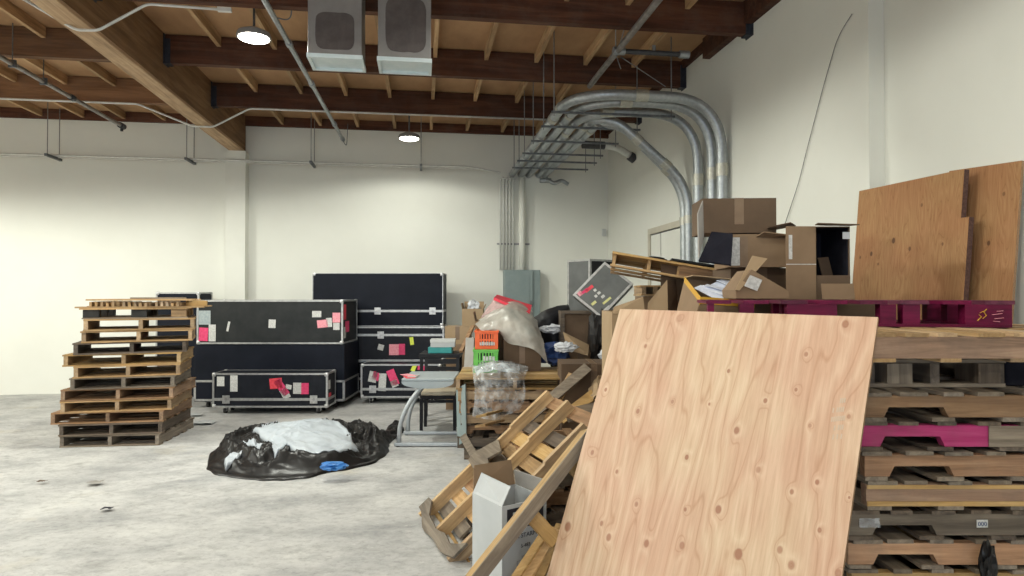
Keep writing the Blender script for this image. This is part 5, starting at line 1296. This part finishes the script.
# tilted pallet on the pile
p0 = P(614, 252, 4.9); p1 = P(745, 274, 4.75); 
xdir = (p1-p0).normalized(); ydir = fr(.10, 1, -.02)
zdir = xdir.cross(ydir)
mt_ = frame_mtx(p0, xdir, ydir)
Lq = .80
mt2 = mt_ @ Matrix.Translation((Lq/2+.0, .42, -.11)) 
t = thing('wooden_pallet', 'light pallet tilted on top of the pile near the wall door', 'pallet', mtx=mt2)
for k, x in enumerate((-.40+.012, -.125, .10, .39)):
    bm = NB(); bx(bm, x-.012, x+.012, -.42, .42, .016, .094); obj('stringer', bm, M['tany'], t)
bm = NB()
for y in (-.38, -.19, 0, .19, .38): bx(bm, -.41, .42, y-.092, y+.092, .0942, .110)
obj('top_deck', bm, M['yelx'], t)
bm = NB()
for y in (-.40, 0, .40): bx(bm, -.41, .42, y-.048, y+.048, 0, .0158)
obj('bottom_deck', bm, M['tanx'], t)
bm = NB(); bx(bm, .10, .72, -.445, -.42, .004, .094); o = obj('lead_board', bm, M['brnx'], t)
pallet('pale pallet glimpsed below the tilted one beside the tall bulk carton', 'pallets in the heap', fr((657-512)/FOC*5.9, 5.95+.19, EYE+.0), -YAW+PI/2, .38, .26, .10, 4, 'tan', seed=171, notch=False)
carton('tall plain carton carrying the pale pallet below the tilted one', fr((657-512)/FOC*5.9, 5.97, 0), -YAW, .24, .36, EYE-.001, 'card')
# things on the tilted pallet: black panel, cable
iv = mt2
def onp(x, y, z): return mt2 @ Vector((x, y, z))
bm = NB(); prism(bm, [onp(.03, -.46, .119), onp(.03, .3, .119), onp(.72, .25, .124), onp(.72, -.46, .124)], (0, 0, .014)); single('flat_panel', bm, 'lamgrey', 'thin dark panel lying on the tilted pallet', 'panel')
bm = NB(); pts = []
for k in range(44):
    a = k*.42; pts.append(onp(-.06+.085*math.cos(a)*(1-.006*k), -.25+.07*math.sin(a), .119+.0004*k))
tube(bm, pts, .0045, 6); single('cable_coil', bm, 'black', 'coil of black cable on the tilted pallet', 'cable', smooth='all')
# leaning black panel
bm = NB(); slab(bm, [P(699, 262, 4.14), P(731, 266, 4.06), P(733, 235, 4.10), P(712, 233, 4.18)], .03); single('flat_panel', bm, 'dark_inside', 'black panel leaning below the largest box', 'panel')
# taped box and big box on it
dT = 4.12
zT = EYE+(296-267)/FOC*dT
carton('brown filler box under the taped box', fr((770-512)/FOC*dT, dT+.12, 1.576), -YAW, .42, .38, zT-1.577, 'carddark')
wT = (788-731)/FOC*dT
t = carton('wide box with brown tape and a torn right end, under the largest box', fr((759.5-512)/FOC*dT, dT, zT), -YAW+R(-4), wT, .42, EYE+(296-234)/FOC*dT-zT, 'card', flaps=None, tape=False,
       marks=((-wT/2+.004, -wT/2+.06, .01, .19, 'whitelab', 'shipping_label'), (-wT/2+.065, -wT/2+.11, .0, .195, 'tape', 'tape')))
bm = NB(); slab(bm, [(-.02, 0, .196), (.16, .02, .196), (.19, -.05, .20), (.01, -.06, .222)], .006); obj('flap', bm, 'card', t)
zBig = EYE+(296-232.5)/FOC*4.2+.003
wB_ = (776-703)/FOC*4.25
carton('largest brown box, topmost on the pile by the right wall', fr((739.5-512)/FOC*4.25, 4.25, zBig), -YAW+R(-3), wB_, .30, EYE+(296-198)/FOC*4.25-zBig, 'carddark', marks=())
bm = NB(); slab(bm, [P(702, 201, 4.22), P(697, 214, 4.18), P(698, 258, 4.12), P(703, 237, 4.18)], .01); single('white_board', bm, 'cartgrey', 'pale board leaning on the left side of the largest box', 'board')
bm = NB(); slab(bm, [P(767, 228, 4.05), P(791, 223, 4.15), P(796, 226, 4.5), P(770, 231, 4.5)], .006); single('cardboard_flap', bm, 'carddark', 'dark flap folded out between the largest box and the open box', 'cardboard')
# open-fronted box on the magenta pallet
dO = 3.74
xa, xm, xb = (787-512)/FOC*dO, (817-512)/FOC*dO, (852-512)/FOC*dO
zO = zMt+.001; hO = EYE+(296-226)/FOC*dO-zO
t = thing('cardboard_box', 'tall box lying open toward the camera, dark inside, beside the wall plywood', 'box', fr((xm+xb)/2, dO+.02, zO), (0, 0, -YAW))
w = xb-xm; dp = .34; th = .006
bm = NB(); bx(bm, -w/2+th, -w/2+th+.003, .01, dp-th, th, hO-th); bx(bm, w/2-th-.003, w/2-th, .01, dp-th, th, hO-th); bx(bm, -w/2+.01, w/2-.01, dp-th-.003, dp-th, th, hO-th); bx(bm, -w/2+.01, w/2-.01, .01, dp-.01, hO-th-.003, hO-th); lin = obj('inside_shade', bm, 'dark_inside', t); lin['label'] = 'dark inner faces coloured as shade'  # thin near-black faces added as shade where light doesn't reach in
bm = NB(); bx(bm, -w/2, -w/2+th, 0, dp, 0, hO); bx(bm, w/2-th, w/2, 0, dp, 0, hO); bx(bm, -w/2+th, w/2-th, 0, dp, 0, th); bx(bm, -w/2+th, w/2-th, 0, dp, hO-th, hO); bx(bm, -w/2+th, w/2-th, dp-th, dp, th, hO-th); obj('box_body', bm, 'carddark', t)
bm = NB(); bx(bm, -w/2-(xm-xa), -w/2-.001, -.012, -.006, 0.0, hO); fl_ = obj('flap', bm, 'card', t); fl_['label'] = 'lit side flap folded out to the left'
bm = NB(); bx(bm, -w/2-(xm-xa)+.015, -w/2-(xm-xa)+.035, -.0138, -.012, hO*.55, hO*.88); bx(bm, -w/2-(xm-xa), -w/2-.001, -.0138, -.012, hO*.475, hO*.485); obj('shipping_label', bm, 'whitelab', fl_)
bm = NB(); slab(bm, [(-w/2-.03, -.10, hO+.004), (w/2+.02, -.07, hO+.0), (w/2, 0, hO+.002), (-w/2, 0, hO+.006)], .006); obj('flap', bm, 'carddark', t)
bm = NB(); bx(bm, -w/2+.003, w/2-.003, -.008, -.002, 0, hO*.33); obj('flap', bm, 'carddark', t)
bm = NB(); bx(bm, -.012, .012, -.014, -.008, 0, .02)
bm.free()
for k, (a, b_, w_, m_, lb) in enumerate((((-.07, .08, .01), (-.09, .16, hO*.62), .03, 'paper', 'white strip of card inside the open box'), ((-.03, .10, .01), (-.045, .18, hO*.70), .03, 'cartgrey', 'grey strip of card inside the open box'), ((.06, .06, .01), (.03, .12, hO*.60), .07, 'carddark', 'tan cardboard piece inside the open box'))):
    q0, q1_ = t.matrix_basis @ (Vector(a)+Vector((0, .06, 0))), t.matrix_basis @ (Vector(b_)+Vector((0, .06, 0)))
    bm = NB(); bar(bm, q0, q1_, w_, .006, Vector((0, -1, 0))); single('cardboard_strip', bm, m_, lb, 'cardboard', 'strips in the open box')
bm = NB(); bx(bm, -.06, .12, 0, .006, 0, .09, Matrix.Rotation(R(-12), 4, 'X')); o = single('cardboard_flap', bm, 'card', 'cardboard scrap standing at the foot of the open box', 'cardboard'); o.location = fr((838-512)/FOC*3.6, 3.6, zO); o.rotation_euler = (0, 0, -YAW)
bm = NB(); bx(bm, -.02, .02, 0, .004, 0, .04); o = single('paper_tag', bm, 'paper', 'small white tag at the top right corner of the open box', 'paper'); o.location = fr((846-512)/FOC*dO, dO-.005, zO+hO-.075); o.rotation_euler = (0, 0, -YAW)
# flapped box leaning on the pile, on the magenta pallet
dP = 3.66
a = P(735.5, 289, dP); b_ = P(790, 304, dP-.05); c_ = P(750, 268, dP+.05)
xd_ = (P(788, 297, dP-.03)-P(736, 297, dP)).normalized()
mt_ = Matrix.Translation(fr((764-512)/FOC*dP, dP, zO)) @ Matrix.Rotation(-YAW+R(-4), 4, 'Z')
t = thing('cardboard_box', 'low box with a slanted top and a white label, one flap standing up', 'box', mtx=mt_)
iv = mt_.inverted()
def lq(*a): return iv @ P(*a)
f0 = [lq(737, 298.5, dP), lq(789, 298.5, dP), lq(788, 291, dP), lq(752, 269.5, dP), lq(736, 290, dP)]
f0 = [Vector((p.x, 0, max(0, p.z))) for p in f0]
bm = NB(); prism(bm, f0, (0, .30, 0)); obj('box_body', bm, 'card', t)
bm = NB(); slab(bm, [lq(735, 290, dP-.01), lq(739, 291, dP-.01), lq(767, 259, dP+.08), lq(752, 256, dP+.08)], .006); obj('flap', bm, 'cardlight', t)
bm = NB(); slab(bm, [lq(750, 275, dP)+Vector((0, -.004, 0)), lq(762, 280, dP)+Vector((0, -.004, 0)), lq(757, 291, dP)+Vector((0, -.004, 0)), lq(744, 286, dP)+Vector((0, -.004, 0))], .002); obj('shipping_label', bm, 'whitelab', t)
# box with yellow tape and papers, left of the magenta pallet
dY = 3.88
mt_ = Matrix.Translation(fr((700-512)/FOC*dY, dY, 0)) @ Matrix.Rotation(-YAW, 4, 'Z'); iv = mt_.inverted()
t = thing('cardboard_box', 'box with bright yellow tape, left of the magenta pallet, holding papers', 'box', mtx=mt_)
def ly(*a): return iv @ P(*a)
A_, B_, C_ = ly(685, 277, dY+.35), ly(701, 297, dY), ly(756, 301, dY+.02)
D_ = Vector((C_.x-.02, A_.y, A_.z-.05))
zbt = 1.2
bm = NB()
base_ = [Vector((A_.x-.13, A_.y, zbt)), Vector((B_.x-.11, B_.y, zbt)), Vector((C_.x-.08, C_.y, zbt)), Vector((C_.x-.08, A_.y, zbt))]
topv = [A_, B_, C_, D_]
vb = [bm.verts.new(p) for p in base_]; vt = [bm.verts.new(p) for p in topv]
for i in range(4): bm.faces.new((vb[i], vb[(i+1) % 4], vt[(i+1) % 4], vt[i]))
bm.faces.new(vb[::-1]); bm.faces.new([bm.verts.new(p*1.0-Vector((0, 0, .12))) for p in topv])
obj('box_body', bm, 'card', t)
carton('plain carton carrying the box with yellow tape', fr(1.12, dY, 0), -YAW, .62, .40, 1.199, 'carddark', tape=False)
def on_edge(P0, P1, z0, z1, off, mat, nm):
    d_ = (P1-P0).normalized(); 
    bm = NB(); slab(bm, [P0+Vector((-off, -off, z0)), P1+Vector((-off, -off, z0)), P1+Vector((-off-.006, -off, z1)), P0+Vector((-off-.006, -off, z1))], .0015); return obj(nm, bm, mat, t)
on_edge(A_, B_, .002, -.05, .004, 'yeltape', 'tape'); on_edge(B_, C_, .002, -.04, .004, 'yeltape', 'tape')
bm = NB(); m0, m1 = A_.lerp(B_, .35), A_.lerp(B_, .7)
slab(bm, [m0+Vector((-.014, -.008, -.07)), m1+Vector((-.014, -.008, -.07)), m1+Vector((-.026, -.008, -.15)), m0+Vector((-.026, -.008, -.15))], .0015); obj('shipping_label', bm, 'whitelab', t)
bm = NB(); slab(bm, [A_, D_, D_+Vector((.03, -.1, .03)), A_+Vector((.02, -.12, .01))], .006); obj('flap', bm, 'cardlight', t)
rnd = random.Random(14)
for k in range(6):
    bm = NB(); bx(bm, -.10, .10, -.035, .035, 0, .003); c_ = P(712+5*k+rnd.uniform(-2, 2), 293-1.5*k*.3-rnd.uniform(0, 4), dY+.12+.02*k)
    o = tag(obj('paper_sheet', bm, 'paperblue'), 'loose white paper in the box with yellow tape', 'paper', 'papers in the yellow-taped box'); o.location = c_+Vector((0, 0, .01*k-.02)); o.rotation_euler = (R(rnd.uniform(5, 25)), R(18+rnd.uniform(-6, 8)), -YAW+R(-35+rnd.uniform(-20, 10)))
# odd scraps on the floor
for k, (px_, py_, s, m_, lb) in enumerate(((204, 424, .14, 'cartwhite', 'white plastic scrap on the floor beside the free-standing pallets'), (95, 485, .06, 'cartgrey', 'pale scrap on the open floor below the pallet stack'), (42, 484, .035, 'carddark', 'small brown scrap on the floor at the left'), (107, 511, .04, 'ink', 'tiny dark scrap on the open floor'), (196, 416, .09, 'cartwhite', 'crumpled scrap on the floor by the low flight case'))):
    g = PW(px_, py_, Z=0.0)
    bm = NB(); patch(bm, [[(s*(i-1.5)*.6, s*(j-1.5)*.5, .012+.02*((i*7+j*3+k) % 3)*s*4*.3) for i in range(4)] for j in range(4)], 4, 4, .008, 14, k, False)
    o = tag(obj('litter_scrap', bm, m_, smooth='all', solid=.002), lb, 'scrap'); o.location = (g.x, g.y, .012)

# ------------------------------------------------------------------ world, camera, view
w = bpy.data.worlds.new('World'); bpy.context.scene.world = w; w.use_nodes = True
bg = w.node_tree.nodes['Background']; sky = w.node_tree.nodes.new('ShaderNodeTexSky'); sky.sky_type = 'HOSEK_WILKIE'; sky.turbidity = 3; sky.sun_direction = (0.2, 0.6, 0.77)
w.node_tree.links.new(sky.outputs[0], bg.inputs[0]); bg.inputs[1].default_value = 0.5
cam = bpy.data.cameras.new('Camera'); co = bpy.data.objects.new('Camera', cam); C.objects.link(co)
cam.sensor_width = 36; cam.lens = FOC/1024*36; cam.clip_start = .05; cam.clip_end = 100
co.location = (0, 0, EYE); co.rotation_euler = (PI/2+PIT, 0, -YAW)
sc = bpy.context.scene; sc.camera = co
sc.view_settings.view_transform = 'Standard'; sc.view_settings.look = 'None'; sc.view_settings.gamma = 1; sc.view_settings.use_curve_mapping = False
sc.view_settings.exposure = 0.0
sc.cycles.use_denoising = True
sc.cycles.max_bounces = 8; sc.cycles.diffuse_bounces = 5; sc.cycles.transparent_max_bounces = 12
